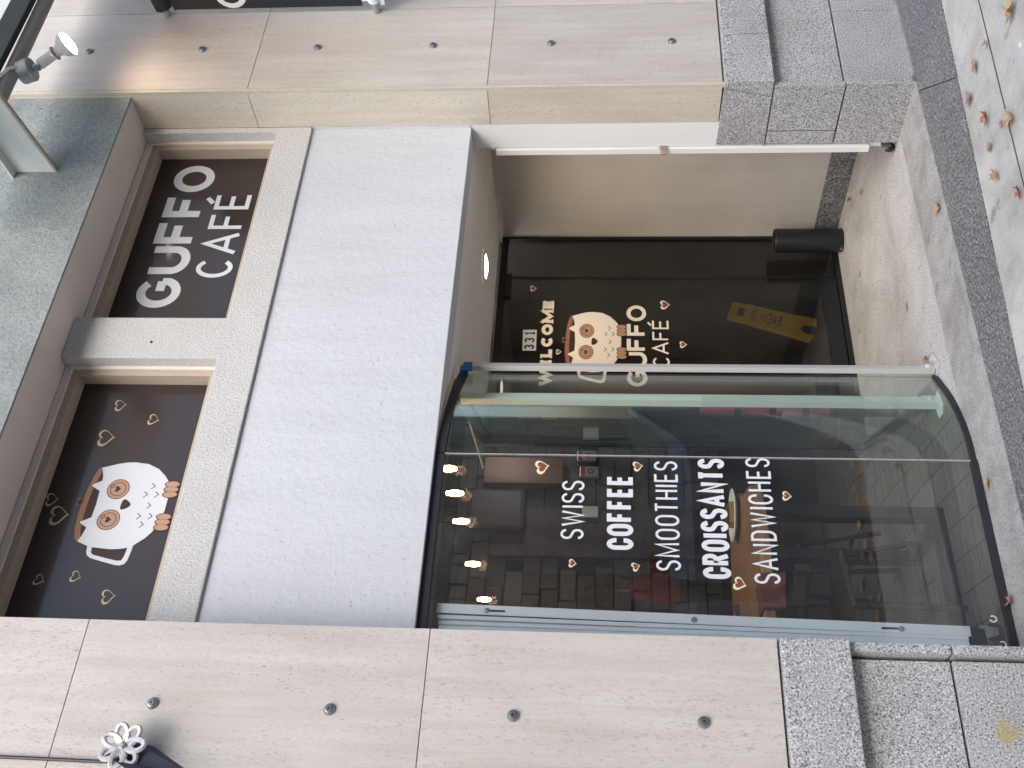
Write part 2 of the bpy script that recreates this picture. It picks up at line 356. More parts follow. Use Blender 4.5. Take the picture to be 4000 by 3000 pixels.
def smoothpoly(pts, k=3):                  # Catmull-Rom closed outline
    out = []; n = len(pts)
    for i in range(n):
        p0, p1, p2, p3 = [Vector(pts[(i + j) % n]) for j in (-1, 0, 1, 2)]
        for s in range(k):
            t = s / k; out.append(tuple(.5 * ((2 * p1) + (p2 - p0) * t + (2 * p0 - 5 * p1 + 4 * p2 - p3) * t * t + (3 * p1 - p0 - 3 * p2 + p3) * t ** 3)))
    return out
def heart_pts(cx, cz, s, rot=0, k=22):
    r = []
    for i in range(k):
        t = 2 * math.pi * i / k; x = .5 * math.sin(t) ** 3 * 1.02; z = (13 * math.cos(t) - 5 * math.cos(2 * t) - 2 * math.cos(3 * t) - math.cos(4 * t)) / 32 + .06
        c, d = math.cos(rot), math.sin(rot); r.append((cx + s * (x * c - z * d), cz + s * (x * d + z * c)))
    return r
def heart(cx, cz, s, rot, y, mats, parent, k=.70):
    mb = MB(); poly(mb, heart_pts(cx, cz, s, rot), y, 0); poly(mb, heart_pts(cx + .03 * s, cz - .02 * s, s * k, rot), y - .0004, 1)
    return mb.done('heart', mats, parent)

# ------------------------------------------------------------------ the ground
ground = mesh('road', [(-60, -60, -.13), (60, -60, -.13), (60, -1.27, -.13), (-60, -1.27, -.13)], [[0, 1, 2, 3]], 'asphalt', kind='structure')
sub = MB().box(-40, 40, -1.26, .02, -.3, -.020).done('sidewalk', 'joint', kind='structure')
for i in range(8): box('kerb_stone', 'sidewalk', -3 + i * 1.5, -1.503 + i * 1.5, -1.40, -1.262, -.3, .0, sub, bev=.012)
yo = lambda x: -.465 - .098 * (x - 4.383)          # outer edge of the granite strip
yc = lambda x: -.769 - .087 * (x - 3.948)          # joint between the first two rows of concrete
def slab(xa, xb, fa, fb, z=0.0, g=.004):
    MB().prism([(xa + g, fa(xa) + g), (xb - g, fa(xb) + g), (xb - g, fb(xb) - g), (xa + g, fb(xa) - g)], -.03, z).done('paving_slab', 'sidewalk', sub, bev=.0015)
for i in range(6):
    xa = -2.2 + i * 1.55
    slab(xa, xa + 1.55, lambda x: yc(x) + .004, lambda x: yo(x) - .004, 0, .002)
    slab(xa, xa + 1.55, lambda x: -1.257, lambda x: yc(x) - .007, 0, .002)
MB().prism([(-2.2, yc(-2.2) - .010), (7.2, yc(7.2) - .010), (7.2, yc(7.2) + .007), (-2.2, yc(-2.2) + .007)], -.03, -.0035).done('joint_filler', 'joint_dark', sub)
strip = box('granite_threshold', 'joint', -3, 8, -.60, .0, -.032, -.0195, kind='structure')
for k, pts in enumerate([[(3.905, yo(3.905)), (7.5, yo(7.5)), (7.5, -.004), (4.312, -.004)], [(2.2, yo(2.2)), (3.9, yo(3.9)), (4.306, -.004), (2.2, -.004)], [(.2, yo(.2)), (2.197, yo(2.197)), (2.197, -.004), (.2, -.004)]]):
    MB().prism(pts, -.012, .002).done('granite_slab', 'granite_dark', strip, bev=.002)
apron = MB().prism([(1.35, .003), (4.395, .003), (4.395, .345), (1.35, .345)], -.02, .001).done('apron', 'apron', kind='structure')
CURVE = [(2.39, .296), (2.44, .297), (2.50, .302), (2.565, .316), (2.63, .336), (2.70, .363), (2.77, .397), (2.83, .431), (2.885, .467), (2.94, .502), (2.985, .533)]
floor = MB().prism([(1.35, .347), (4.395, .347), (4.395, .40), (5.05, .40), (5.05, 3.3), (1.35, 3.3)], -.02, .0).done('alcove_floor', 'floor', kind='structure')
ifl = MB().prism([(1.3, .300)] + [(x, y + .006) for x, y in CURVE] + [(3.40, 1.84), (6.2, 1.84), (6.2, 3.3), (1.3, 3.3)], .0008, .004).done('interior_floor', 'joint', kind='structure')
pr = math.radians(12)                                # plank direction, turned off the facade normal
for i in range(-3, 16):
    for j in range(0, 3):
        u0 = .9 + i * .15; v0 = -.5 + j * 1.25 + (i * .47) % 1.2
        q = [(u0 + .003, v0), (u0 + .147, v0), (u0 + .147, v0 + 1.246), (u0 + .003, v0 + 1.246)]
        q = [(a * math.cos(pr) + b * math.sin(pr), -a * math.sin(pr) + b * math.cos(pr)) for a, b in q]
        q = clip(clip(clip(q, 1, 0, 1.32), 0, 1, .306), 0, -1, -2.6)
        for (xa, ya), (xb, yb) in zip(CURVE, CURVE[1:]):
            if len(q) > 2: a, b = -(yb - ya), (xb - xa); q = clip(q, a, b, a * xa + b * (ya + .012))
        if len(q) > 2: a, b = -(1.84 - .54), (3.4 - 2.99); q = clip(q, a, b, a * 2.99 + b * .55)
        if len(q) > 2: MB().prism(q, .004, .0075).done('plank', 'plank', ifl)

# ------------------------------------------------------------------ the cafe building
B = thing('cafe_building', 'cafe front of pale stone pillars, white plaster and glass', 'building')
def pillar(x0, x1, inner, caps, cols, boltx, boltz):
    """inner = +1 if the reveal is at x0 (faces -x), -1 if at x1"""
    xi = x0 if inner > 0 else x1
    core = box('stone_pillar', 'joint', x0 + .04, x1 - .04, .085, .40, 0, 4.9, B)
    box('backing', 'joint_light', x0 + .009, x1 - .009, .009, .244, caps[0] + .014, 4.9, core)
    zs = [caps[0] + .012, 2.123, 3.375, 4.92]
    for a, b in zip(zs, zs[1:]):
        for c, d in cols:
            box('marble_panel', 'marble', c, d, 0, .03, a + .0015, b - .0015, core, bev=.0015)
        if inner > 0: box('marble_panel', 'marble_warm_lit', xi, xi + .028, .022, .247, a + .0015, b - .0015, core, bev=.0015)
        else: box('marble_panel', 'marble_warm_lit', xi - .028, xi, .022, .247, a + .0015, b - .0015, core, bev=.0015)
    e = inner
    if inner > 0: MB().box(min(xi, xi + e * .019), max(xi, xi + e * .019), .0025, .021, caps[0], 4.92).done('corner_bead', 'caulk', core)
    ct, cb, jt = caps
    # capping stones with a weathered (sloping) top edge
    segs = [(xi, xi + e * .375), (xi + e * .381, xi + e * .85), (xi + e * .856, xi + e * 1.7)] if inner > 0 else [(xi - 1.7, xi)]
    for a, b in segs:
        a, b = min(a, b), max(a, b)
        MB().hexa([(a, -.016, cb), (b, -.016, cb), (b, .09, cb), (a, .09, cb)], [(a, -.010, ct), (b, -.010, ct), (b, .030, ct + .011), (a, .030, ct + .011)]).done('granite_cap', 'granite', core, bev=.006)
    a, b = (xi - .002, xi + .034) if inner > 0 else (xi - .034, xi + .002)
    MB().hexa([(a, .093, cb), (b, .093, cb), (b, .405, cb), (a, .405, cb)], [(a, .0315, ct + .004), (b, .0315, ct + .004), (b, .405, ct + .014), (a, .405, ct + .014)]).done('granite_cap', 'granite', core, bev=.004)
    # base slabs: the reveal slabs run through to the front, the front slabs stand back behind a dark joint
    for z0, z1, cut in ((.0, jt - .004, None), (jt + .004, cb - .006, .315)):
        a, b = (xi, xi + .034) if inner > 0 else (xi - .034, xi)
        if cut and inner > 0:
            box('granite_slab', 'granite', a, b, .020, cut - .005, z0, z1, core, bev=.003); box('granite_slab', 'granite', a, b, cut + .005, .40, z0, z1, core, bev=.003)
        else: box('granite_slab', 'granite', a, b, .012, .40, z0, z1, core, bev=.003)
        xs = [(xi + .042, xi + .62), (xi + .626, xi + 1.7)] if inner > 0 else [(xi - 1.7, xi - .048)]
        if inner > 0 and z0 > .1: xs = [(xi + .042, xi + 1.7)]
        for c, d in xs: box('granite_slab', 'granite', c, d, .048 if z0 > .1 else .040, .084, z0, z1, core, bev=.003)
    box('mortar_fillet', 'apron', x0 + .05, x1 - .05, -.0035, .046, -.02, .007, core)
    for z in boltz:
        mb = MB(); mb.lathe((boltx, 0, z), (0, -1, 0), [(.021, 0), (.021, .004), (.016, .012), (.011, .013), (.010, .016), (.004, .016)], 18, 0); mb.lathe((boltx, -.0165, z), (0, -1, 0), [(.0045, 0), (0, 0)], 10, 1)
        mb.done('bolt', ['bolt', 'bolt_dark'], core, smooth=True)
    return core
pL = pillar(-2.2, 1.481, -1, (.905, .676, .332), [(-.55, .94), (.946, 1.481)], 1.180, [3.062, 2.44, 1.813, 1.180]); pL['label'] = 'pillar left of the cafe front'
bpy.data.objects['marble_panel']
pR = pillar(4.391, 6.6, 1, (.925, .686, .331), [(4.412, 5.052), (5.057, 6.3)], 4.729, [4.319, 3.688, 3.055, 2.433, 1.81, 1.182]); pR['label'] = 'pillar right of the cafe front'
XL, XR = 1.481, 4.391
# rough stucco surround of the upper windows
def grid_wall(name, xs, zs, holes, y0, y1, mt, parent, bev):
    mb = MB(); nx, nz = len(xs), len(zs); id_ = lambda i, k, s: (i * nz + k) * 2 + s
    mb.v = [Vector((x, y, z)) for x in xs for z in zs for y in (y0, y1)]
    solid = lambda i, k: 0 <= i < nx - 1 and 0 <= k < nz - 1 and (i, k) not in holes
    for i in range(nx - 1):
        for k in range(nz - 1):
            if not solid(i, k): continue
            a, b, c, d = [(i, k), (i + 1, k), (i + 1, k + 1), (i, k + 1)]
            mb.f.append([id_(*q, 0) for q in (a, b, c, d)]); mb.f.append([id_(*q, 1) for q in (d, c, b, a)])
            for (p, q, ni) in ((a, b, (i, k - 1)), (b, c, (i + 1, k)), (c, d, (i, k + 1)), (d, a, (i - 1, k))):
                if not solid(*ni): mb.f.append([id_(*p, 0), id_(*p, 1), id_(*q, 1), id_(*q, 0)])
    mb.m = [0] * len(mb.f); return mb.done(name, mt, parent, bev=bev)
grid_wall('window_surround', [XL - .03, 1.52, 2.847, 3.083, 4.354, XR], [3.083, 3.270, 4.008], {(1, 1), (3, 1)}, .247, .42, 'surround', B, .005)
mb = MB(); mb.lathe((2.937, .247, 3.60), (0, -1, 0), [(.006, 0), (.005, .006), (0, .006)], 8); mb.done('nail', 'bolt_dark', B)
pan = box('plaster_panel', 'panel', XL - .03, XR, .264, .41, 2.228, 3.10, B, bev=.003)
box('panel_return', 'panel', XR - .004, XR + .03, .2478, .30, 2.2295, 3.0825, pan)
MB().box(XL - .03, XR, .0465, .44, 4.010, 4.04).done('upper_soffit', 'cream', B)
box('teal_wall', 'teal', XL - .02, XR + .02, .032, .046, 4.007, 5.1, B)
MB().box(XL - .03, XR, .42, .7, 3.07, 4.04).done('window_backing', 'dark_wall', B)
# ---- transom windows
def transom(x0, x1):
    f = MB(); z0, z1, w = 3.271, 4.008, .044
    for a, b, c, d in ((x0, x0 + w, z0, z1), (x1 - w, x1, z0, z1), (x0 + w, x1 - w, z0, z0 + w), (x0 + w, x1 - w, z1 - w - .026, z1)):
        f.box(a, b, .324, .41, c, d)
    fr = f.done('transom_window', 'tan', B, bev=.004)
    t = MB(); w2 = .016                    # lighter outer lip
    for a, b, c, d in ((x0, x0 + w2, z0, z1), (x1 - w2, x1, z0, z1), (x0 + w2, x1 - w2, z1 - w2 - .02, z1)): t.box(a, b, .310, .3238, c, d)
    t.done('frame_lip', 'cream', fr, bev=.003)
    box('pane', 'film', x0 + w, x1 - w, .396, .404, z0 + w, z1 - w - .026, fr)
    return fr
tw1 = transom(3.083, 4.354); tw1['label'] = 'right upper window with the cafe name in white'
tw0 = transom(1.52, 2.847); tw0['label'] = 'left upper window with an owl cup and hearts'
word('lettering', 'GUFFO', 3.263, 4.257, 3.612, 3.835, .045, .3955, 'letter', tw1, True, .42)
word('lettering', "CAFE'", 3.458, 4.043, 3.380, 3.568, .024, .3955, 'letter', tw1, True, 1.1)
# ---- the owl cup emblem, traced in picture units and set in wall coordinates
def owl(X, Z, sx, sz, y, white, parent):
    """X, Z = lower left of the emblem's unit square, sx by sz its size; layers are laid one on the other"""
    T = lambda pts: [(X + a * sx, Z + b * sz) for a, b in pts]; mb = MB(); L = .00025
    body = [(.941, .916), (.993, .751), (1.014, .65), (1.018, .559), (.999, .408), (.934, .278), (.844, .184), (.784, .139), (.664, .105), (.546, .089), (.393, .090), (.277, .115), (.138, .160), (.058, .218), (-.035, .324), (-.064, .377), (-.082, .47), (-.086, .57), (-.066, .76), (-.051, .819), (.001, .938), (.064, .911)]
    brow = [(.173, .886), (.229, .975), (.245, .972), (.262, .935), (.3, .865), (.464, .858), (.637, .865), (.69, .955), (.704, .974), (.722, .96), (.77, .87), (.843, .881)]
    rimout = [(-.003, .937), (.017, .968), (.05, .988), (.164, 1.013), (.326, 1.025), (.479, 1.022), (.622, 1.013), (.743, .998), (.847, .979), (.921, .952), (.943, .932), (.941, .913)]
    rimin = [(.897, .909), (.842, .914), (.757, .930), (.623, .949), (.468, .957), (.339, .957), (.223, .950), (.12, .938), (.063, .919), (.001, .936)]
    handle = [(-.041, .816), (-.125, .806), (-.16, .791), (-.193, .749), (-.233, .61), (-.271, .461), (-.275, .411), (-.258, .366), (-.213, .343), (-.124, .332), (-.029, .324), (.02, .5)]
    hole = [(-.04, .762), (-.124, .756), (-.153, .73), (-.189, .592), (-.221, .45), (-.215, .407), (-.17, .391), (-.04, .377), (.0, .5)]
    stroke(mb, T(rimout + rimin + rimout[:1]), .022 * sx, y, 1); stroke(mb, T(body + brow + body[:1]), .022 * sx, y - .4 * L, 1)
    poly(mb, T(handle), y - 2 * L, 0); poly(mb, T(hole), y - 3 * L, 1)
    poly(mb, T(rimout[:-1] + brow[::-1] + [(.064, .911), (.001, .938)]), y - 4 * L, 1)
    poly(mb, T(rimout + rimin), y - 5 * L, 3)
    stroke(mb, T(brow), .014 * sx, y - 6 * L, 1); poly(mb, T(body + brow), y - 7 * L, 0)
    for cx, cz in ((.273, .672), (.663, .665)):
        for k, (q, mm) in enumerate(((.130, 1), (.121, 2), (.090, 1), (.082, 2))): poly(mb, T(arc(cx, cz, q, q * .96, 0, 345, 23)), y - (8 + k) * L, mm)
        poly(mb, T(arc(cx + .037, cz + .070, .024, .024, 0, 330, 11)), y - 12 * L, 1); poly(mb, T(arc(cx + .037, cz + .070, .014, .014, 0, 330, 11)), y - 13 * L, 2)
        poly(mb, T(heart_pts(cx, cz, .075)), y - 12 * L, 1)
    poly(mb, T(smoothpoly([(.535, .549), (.48, .482), (.437, .494), (.404, .552), (.418, .583), (.506, .580)], 3)), y - 8 * L, 1)
    for cx, cz in ((.709, .281), (.6, .341), (.602, .219), (.459, .271), (.324, .349), (.326, .224), (.221, .294)):
        stroke(mb, T([(cx - .038, cz + .024), (cx, cz - .016), (cx + .038, cz + .024)]), .010 * sx, y - 8 * L, 1)
    for cx in (.257, .671):
        for d in (-.066, 0, .066): poly(mb, T(arc(cx + d, .078, .046, .088, 0, 342, 19)), y - 9 * L, 1)
        for d in (-.066, 0, .066): poly(mb, T(arc(cx + d, .078, .037, .076, 0, 342, 19)), y - 10 * L, 2)
    poly(mb, T(heart_pts(.491, 1.035, .105)), y - 9 * L, 3); poly(mb, T(heart_pts(.491, 1.035, .080)), y - 10 * L, 1)
    return mb.done('owl_cup_emblem', [white, 'owl_dark', 'owl_tan', 'owl_brown'], parent)
owl(1.988, 3.353, .385, .405, .3955, 'letter', tw0)
for x, z, s, r in ((2.685, 3.733, .062, .2), (2.608, 3.556, .058, -.12), (2.507, 3.751, .088, .1), (2.187, 3.905, .065, .1), (2.111, 3.850, .095, .12), (1.808, 3.843, .052, -.3), (1.827, 3.691, .052, -.2), (1.743, 3.528, .066, .2)):
    heart(x, z, s, r, .3955, ['rim_gold', 'film'], tw0, .78)
# ---- alcove: jamb, soffit, side wall
box('jamb', 'white_paint', XR, XR + .3, .2475, .408, .695, 2.2275, B)
MB().prism([(2.36, .412), (5.2, .412), (5.2, 1.95), (3.3, 1.95), (3.02, .62), (2.99, .58), (2.80, .47), (2.6, .413)], 2.228, 2.236).done('alcove_soffit', 'soffit', B)
sw = box('side_wall', 'wall_cream', 5.04, 5.25, .40, 1.86, .0, 2.7, B)
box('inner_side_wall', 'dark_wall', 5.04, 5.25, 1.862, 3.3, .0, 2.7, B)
for a, b in ((.41, 1.12), (1.125, 1.80)): box('baseboard', 'granite_dark', 5.026, 5.038, a, b, .0, .150, sw, bev=.002)
# ---- entrance door wall
dy = 1.82
dm = MB(); X0, X1 = 3.40, 5.038
for a, b, c, d in ((X0, X0 + .045, 0, 2.165), (X1 - .022, X1, 0, 2.165), (X0, X1, 2.167, 2.212)): dm.box(a, b, dy - .02, dy + .03, c, d)
dm.box(X0 + .045, X1 - .022, dy - .025, dy + .03, 0, .032)
door = dm.done('entrance_door', 'black_frame', B, bev=.002); door['label'] = 'dark glass entrance door under the soffit'
box('leaf_rail', 'black_frame', 3.70, 4.69, dy - .012, dy + .02, .036, .135, door, bev=.002)
box('leaf_stile', 'black_frame', 4.684, 4.694, dy - .008, dy + .02, .036, 2.165, door)
box('leaf_stile', 'black_frame', 3.690, 3.72, dy - .014, dy + .02, .036, 2.165, door)
box('pane', 'door_glass', 3.721, 4.683, dy - .005, dy + .005, .136, 2.166, door)
box('pane', 'door_glass', 4.695, X1 - .023, dy - .005, dy + .005, .033, 2.166, door)
box('pane', 'door_glass', X0 + .046, 3.689, dy - .005, dy + .005, .033, 2.166, door)
box('door_closer', 'black_plastic', 4.49, 4.685, dy - .05, dy - .0055, 2.125, 2.164, door, bev=.003)
fy = dy - .0065
def serif_word(text, x0, x1, z0, z1, t, y, mats, parent):
    mb = MB()
    word('', text, x0 - .006, x1 + .006, z0 - .006, z1 + .006, t + .013, y, None, gap=.05, m=1, mb=mb, rnd=True)
    word('', text, x0, x1, z0, z1, t, y - .0020, None, gap=.42, m=0, mb=mb, rnd=True)
    x = x0; free = (x1 - x0) - len(text) * t - .42 * t * (len(text) - 1); tot = sum(GW.get(c, 1) for c in text); sh = .010   # slab serifs
    for c in text:
        w = free * GW.get(c, 1) / tot; a, b = x + t / 2, x + t / 2 + w
        for px_, pz in {'W': ((a, z1), (b, z1)), 'E': ((a - .003, z0), (a - .003, z1)), 'L': ((a - .003, z0), (a - .003, z1)), 'M': ((a, z0), (b, z0), (a, z1), (b, z1))}.get(c, ()):
            zz = pz + sh / 2 if pz == z0 else pz - sh / 2; stroke(mb, [(px_ - t * .72, zz), (px_ + t * .72, zz)], sh, y - .0042, 0)
        x += w + t * 1.42
    return mb.done('lettering', mats, parent)
serif_word('WELCOME', 3.813, 4.497, 1.842, 1.914, .023, fy, ['letter_cream', 'owl_dark'], door)
word('lettering', 'GUFFO', 3.815, 4.451, 1.252, 1.377, .026, fy, 'letter_cream', door, True, .40)
word('lettering', "CAFE'", 3.962, 4.332, 1.113, 1.217, .0125, fy, 'letter_cream', door, True, 1.2)
owl(3.955, 1.378, .432, .375, fy, 'letter_cream', door)
for x, z, s in ((4.593, 1.981, .05), (4.456, 1.130, .072), (4.137, 1.026, .052), (4.075, 1.80, .04)): heart(x, z, s, .05, fy, ['letter_cream', 'heart'], door)
mb = MB(); poly(mb, [(4.083, 1.943), (4.249, 1.945), (4.249, 2.033), (4.083, 2.029)], fy, 0)
for k, c in enumerate('331'): word('', c, 4.094 + k * .054, 4.130 + k * .054, 1.955, 2.020, .012, fy - .0006, None, gap=.3, m=1, mb=mb)
mb.done('house_number', ['letter', 'black_ink'], door)
# ---- the shop window: flat pane, curved pane, gaskets, end post
gs = MB(); gy = .292
gs.box(XL - .08, 2.385, gy - .012, gy + .020, .0, .026)
scr = gs.done('shop_window', 'gasket', B); box('head_gasket', 'gasket', XL - .08, 2.385, gy - .004, gy + .03, 2.190, 2.2275, scr); scr['label'] = 'curved shop window listing coffee and food'
box('pane', 'screen_glass', XL - .08, 2.386, gy, gy + .008, .0265, 2.1895, scr)
def ztop(i): return 2.192 - .030 * i / (len(CURVE) - 1)
mb = MB(); v = []; f = []
nC = len(CURVE)
nrm = []
for i, (x, y) in enumerate(CURVE):
    a = CURVE[max(i - 1, 0)]; b = CURVE[min(i + 1, nC - 1)]; d = Vector((b[0] - a[0], b[1] - a[1])).normalized(); nrm.append((-d.y, d.x))
for i, (x, y) in enumerate(CURVE):
    for z in (.02, ztop(i)):
        v.append((x, y, z)); v.append((x + nrm[i][0] * .008, y + nrm[i][1] * .008, z))
for i in range(nC - 1):
    a = 4 * i; b = a + 4
    f += [[a, b, b + 2, a + 2], [b + 1, a + 1, a + 3, b + 3]]
mesh('pane', v, f, 'curve_glass', scr, smooth=True)
for z0, z1, wd, di in ((.001, .022, .014, 0), (-.002, .036, .016, 1)):
    mb = MB(); pts_o = [(x - nrm[i][0] * wd * .5, y - nrm[i][1] * wd * .5) for i, (x, y) in enumerate(CURVE)]; pts_i = [(x + nrm[i][0] * wd, y + nrm[i][1] * wd) for i, (x, y) in enumerate(CURVE)]
    for i in range(nC - 1):
        za, zb = (ztop(i), ztop(i + 1)) if di else (0, 0)
        mb.hexa([(*pts_o[i], z0 + za), (*pts_o[i + 1], z0 + zb), (*pts_i[i + 1], z0 + zb), (*pts_i[i], z0 + za)], [(*pts_o[i], z1 + za), (*pts_o[i + 1], z1 + zb), (*pts_i[i + 1], z1 + zb), (*pts_i[i], z1 + za)])
    mb.done('curved_gasket', 'gasket', scr)
box('seam', 'alu', 2.3862, 2.3888, gy - .002, gy + .009, .0265, 2.1895, scr)
def post(x, y, z1, mt, w=.030, dpt=.046, rot=.0, flip=1):
    mb = MB(); c, s = math.cos(rot), math.sin(rot)
    def R(a, b): return (x + a * c - b * s, y + a * s + b * c)
    def bx(a0, a1, b0, b1, z0, zz, m=0):
        q = [R(a0, b0), R(a1, b0), R(a1, b1), R(a0, b1)]; mb.hexa([(*p, z0) for p in q], [(*p, zz) for p in q], m)
    bx(-w, w, -dpt / 2, -dpt / 2 + .004, .012, z1); bx(-w, -w + .004, -dpt / 2 + .004, dpt / 2, .012, z1); bx(w - .004, w, -dpt / 2 + .004, dpt / 2, .012, z1)
    o = mb.done('end_post', mt, scr, bev=.0012)
    mb = MB(); q = [R(flip * -.03, -.055), R(flip * .075, -.055), R(flip * .105, -.02), R(flip * .075, .03), R(flip * -.03, .03)]
    if flip < 0: q = q[::-1]
    mb.prism(q, .002, .008); bx(-w - .003, w + .003, -dpt / 2 - .004, -dpt / 2 - .0005, .008, .07)
    for a, b in ((.03, -.04), (.07, -.035), (.085, -.01)): mb.lathe((*R(flip * a, b), .008), (0, 0, 1), [(.007, 0), (.006, .005), (0, .005)], 8)
    mb.lathe((*R(0, -dpt / 2 - .004), .042), (-s, -c, 0), [(.012, 0), (.012, .005), (.007, .012), (0, .012)], 12)
    mb.done('post_bracket', mt, o); return o
p1 = post(3.012, .522, 2.172, 'alu', .0175, .026, .50)
p2 = post(2.872, .585, 2.19, 'white_paint', .024, .036, .34, -1)
ly = gy - .0006
for tx, x0, x1, z0, z1, t, g in (('SWISS', 1.994, 2.262, 1.594, 1.687, .0098, 1.3), ('COFFEE', 1.951, 2.293, 1.396, 1.502, .0190, .50), ('SMOOTHIES', 1.866, 2.362, 1.212, 1.309, .0100, 1.3),
                            ('CROISSANTS', 1.836, 2.378, 1.020, 1.129, .0190, .42), ('SANDWICHES', 1.820, 2.388 - .004, .834, .934, .0102, 1.3)):
    word('lettering', tx, x0, x1, z0, z1, t, ly, 'letter', scr, False, g)
for x, z, s, r in ((2.327, 1.771, .066, .25), (2.337, 1.374, .047, .2), (1.888, 1.635, .036, -.1), (1.880, 1.387, .038, .35), (1.816, .990, .056, -.3), (2.207, .777, .044, -.1)):
    heart(x, z, s, r, ly, ['heart_rim', 'heart'], scr)
for x, z, r in ((1.70, .07, 0), (1.60, .055, .4), (1.56, .05, .9)):
    mb = MB(); stroke(mb, arc(x, z, .012, .012, 100, 400, 9), .005, ly); mb.done('scratch_mark', 'letter', scr)
# inner glazed partition that closes the room between the post and the door
pa, pb = Vector((2.905, .63)), Vector((3.40, 1.80)); pd = (pb - pa).normalized(); pn = Vector((-pd.y, pd.x))
def strip_box(mb, s0, s1, t0, t1, z0, z1, m=0):
    q = [pa + pd * s0 + pn * t1, pa + pd * s1 + pn * t1, pa + pd * s1 + pn * t0, pa + pd * s0 + pn * t0][::-1]
    mb.hexa([(p.x, p.y, z0) for p in q], [(p.x, p.y, z1) for p in q], m)
LP = (pb - pa).length
mb = MB(); strip_box(mb, 0, LP, -.015, .015, .0, .05); strip_box(mb, 0, LP, -.015, .015, 2.17, 2.226); strip_box(mb, LP - .03, LP, -.015, .015, .05, 2.17)
par = mb.done('glass_partition', 'black_frame', B)
mb = MB(); strip_box(mb, 0, LP - .03, -.004, .004, .051, 2.169); mb.done('pane', 'inner_glass', par)
# ---- the room behind the glass
bw = box('back_wall', 'dark_wall', 1.2, 6.4, 3.2, 3.4, 0, 2.9, B)
zc = .70; row = 0
while zc < 2.46:
    hgt = .112; x = 2.52 + (row % 2) * .13
    while x < 4.42:
        w = random.uniform(.20, .31)
        if not (3.31 < x + w / 2 < 3.70 and zc < 2.3):
            q = random.uniform(.02, .05); j = lambda: random.uniform(-.006, .006)
            mb = MB(); f = [(x + j(), 3.2 - q + j(), zc + j()), (x + w + j(), 3.2 - q + j(), zc + j()), (x + w + j(), 3.2 - q + j(), zc + hgt + j()), (x + j(), 3.2 - q + j(), zc + hgt + j())]
            bk = [(p[0], 3.201, p[2]) for p in f]
            mb.hexa([f[0], f[1], bk[1], bk[0]], [f[3], f[2], bk[2], bk[3]]); mb.done('brick', random.choice(['brick', 'brick', 'brick_b']), bw)
        x += w + .012
    zc += hgt + .012; row += 1
MB().box(1.2, 6.4, .415, 3.42, 2.72, 2.9).done('room_ceiling', 'dark_wood', B)
for k in range(9): box('ceiling_beam', 'dark_wood', 1.3, 6.2, .55 + k * .29, .63 + k * .29, 2.60, 2.72, B)
box('left_room_wall', 'dark_wall', 1.15, 1.3, .41, 3.4, 0, 2.9, B); box('right_room_wall', 'dark_wall', 6.2, 6.4, 1.95, 3.4, 0, 2.9, B)
box('dark_inner_door', 'dark_wood', 3.31, 3.70, 3.12, 3.19, .02, 2.30, B, bev=.004)
box('roof_mass', 'dark_wall', -2.2, 6.6, .5, 3.6, 2.92, 5.0, B)

# ------------------------------------------------------------------ fittings on the front
dl = thing('recessed_downlight', 'lit round downlight set in the alcove soffit', 'light')
mb = MB(); mb.lathe((4.226, 1.182, 2.2275), (0, 0, -1), [(.104, 0), (.104, .006), (.075, .012), (.072, .004)], 28); mb.done('trim_ring', 'white_paint', dl, smooth=True)
mb = MB(); mb.lathe((4.226, 1.182, 2.2235), (0, 0, -1), [(.073, 0), (.05, .014), (0, .018)], 24); mb.done('lens', 'dl_glow', dl, smooth=True)
def lamp(name, kind, loc, w, col, r=.03, d=None, ang=60):
    l = bpy.data.lights.new(name, kind); l.energy = w; l.color = col; l.shadow_soft_size = r; o = bpy.data.objects.new(name, l); COL.objects.link(o); o.location = loc
    if kind == 'SPOT': l.spot_size = math.radians(ang); l.spot_blend = 1; o.rotation_euler = (-Vector(d)).to_track_quat('Z', 'Y').to_euler()
    return o
lamp('downlight_light', 'SPOT', (4.226, 1.182, 2.195), 19, (1, .80, .60), .05, (0, 0, -1), 172)
# canopy over the front: fascia beam, frosted glazing, bracket
can = thing('glass_canopy', 'frosted glass canopy on dark teal beam above the pillar', 'canopy')
box('teal_beam', 'teal_metal', 3.3, 7.2, -.375, -.337, 4.465, 4.575, can, bev=.004)
box('frosted_pane', 'canopy_glass', 3.3, 7.2, -1.8, -.30, 4.585, 4.597, can)
MB().hexa([(3.836, -1.5, 4.48), (3.856, -1.5, 4.48), (3.856, .031, 4.238), (3.836, .031, 4.238)], [(3.836, -1.5, 4.49), (3.856, -1.5, 4.49), (3.856, .031, 4.248), (3.836, .031, 4.248)]).done('bracket_flange', 'tan', can)
MB().hexa([(3.835, -1.5, 4.491), (3.845, -1.5, 4.491), (3.845, .031, 4.249), (3.835, .031, 4.249)], [(3.835, -1.5, 4.58), (3.845, -1.5, 4.58), (3.845, .031, 4.45), (3.835, .031, 4.45)]).done('bracket_web', 'white_beam', can)
MB().hexa([(3.79, -1.5, 4.5805), (3.85, -1.5, 4.5805), (3.85, .031, 4.4505), (3.79, .031, 4.4505)], [(3.79, -1.5, 4.584), (3.85, -1.5, 4.584), (3.85, .031, 4.456), (3.79, .031, 4.456)]).done('bracket_flange', 'white_beam', can)
pipe = MB().tube([(3.86, -.30, 4.435), (5.2, -.30, 4.455), (7.2, -.30, 4.485)], .036, 16).done('conduit_pipe', 'pipe', smooth=True); tag(pipe, 'grey round pipe running along under the canopy', 'pipe')
sl = thing('spot_lamp', 'lit white spot lamp on a steel junction box', 'lamp')
ax = Vector((.25, .10, -.96)).normalized()
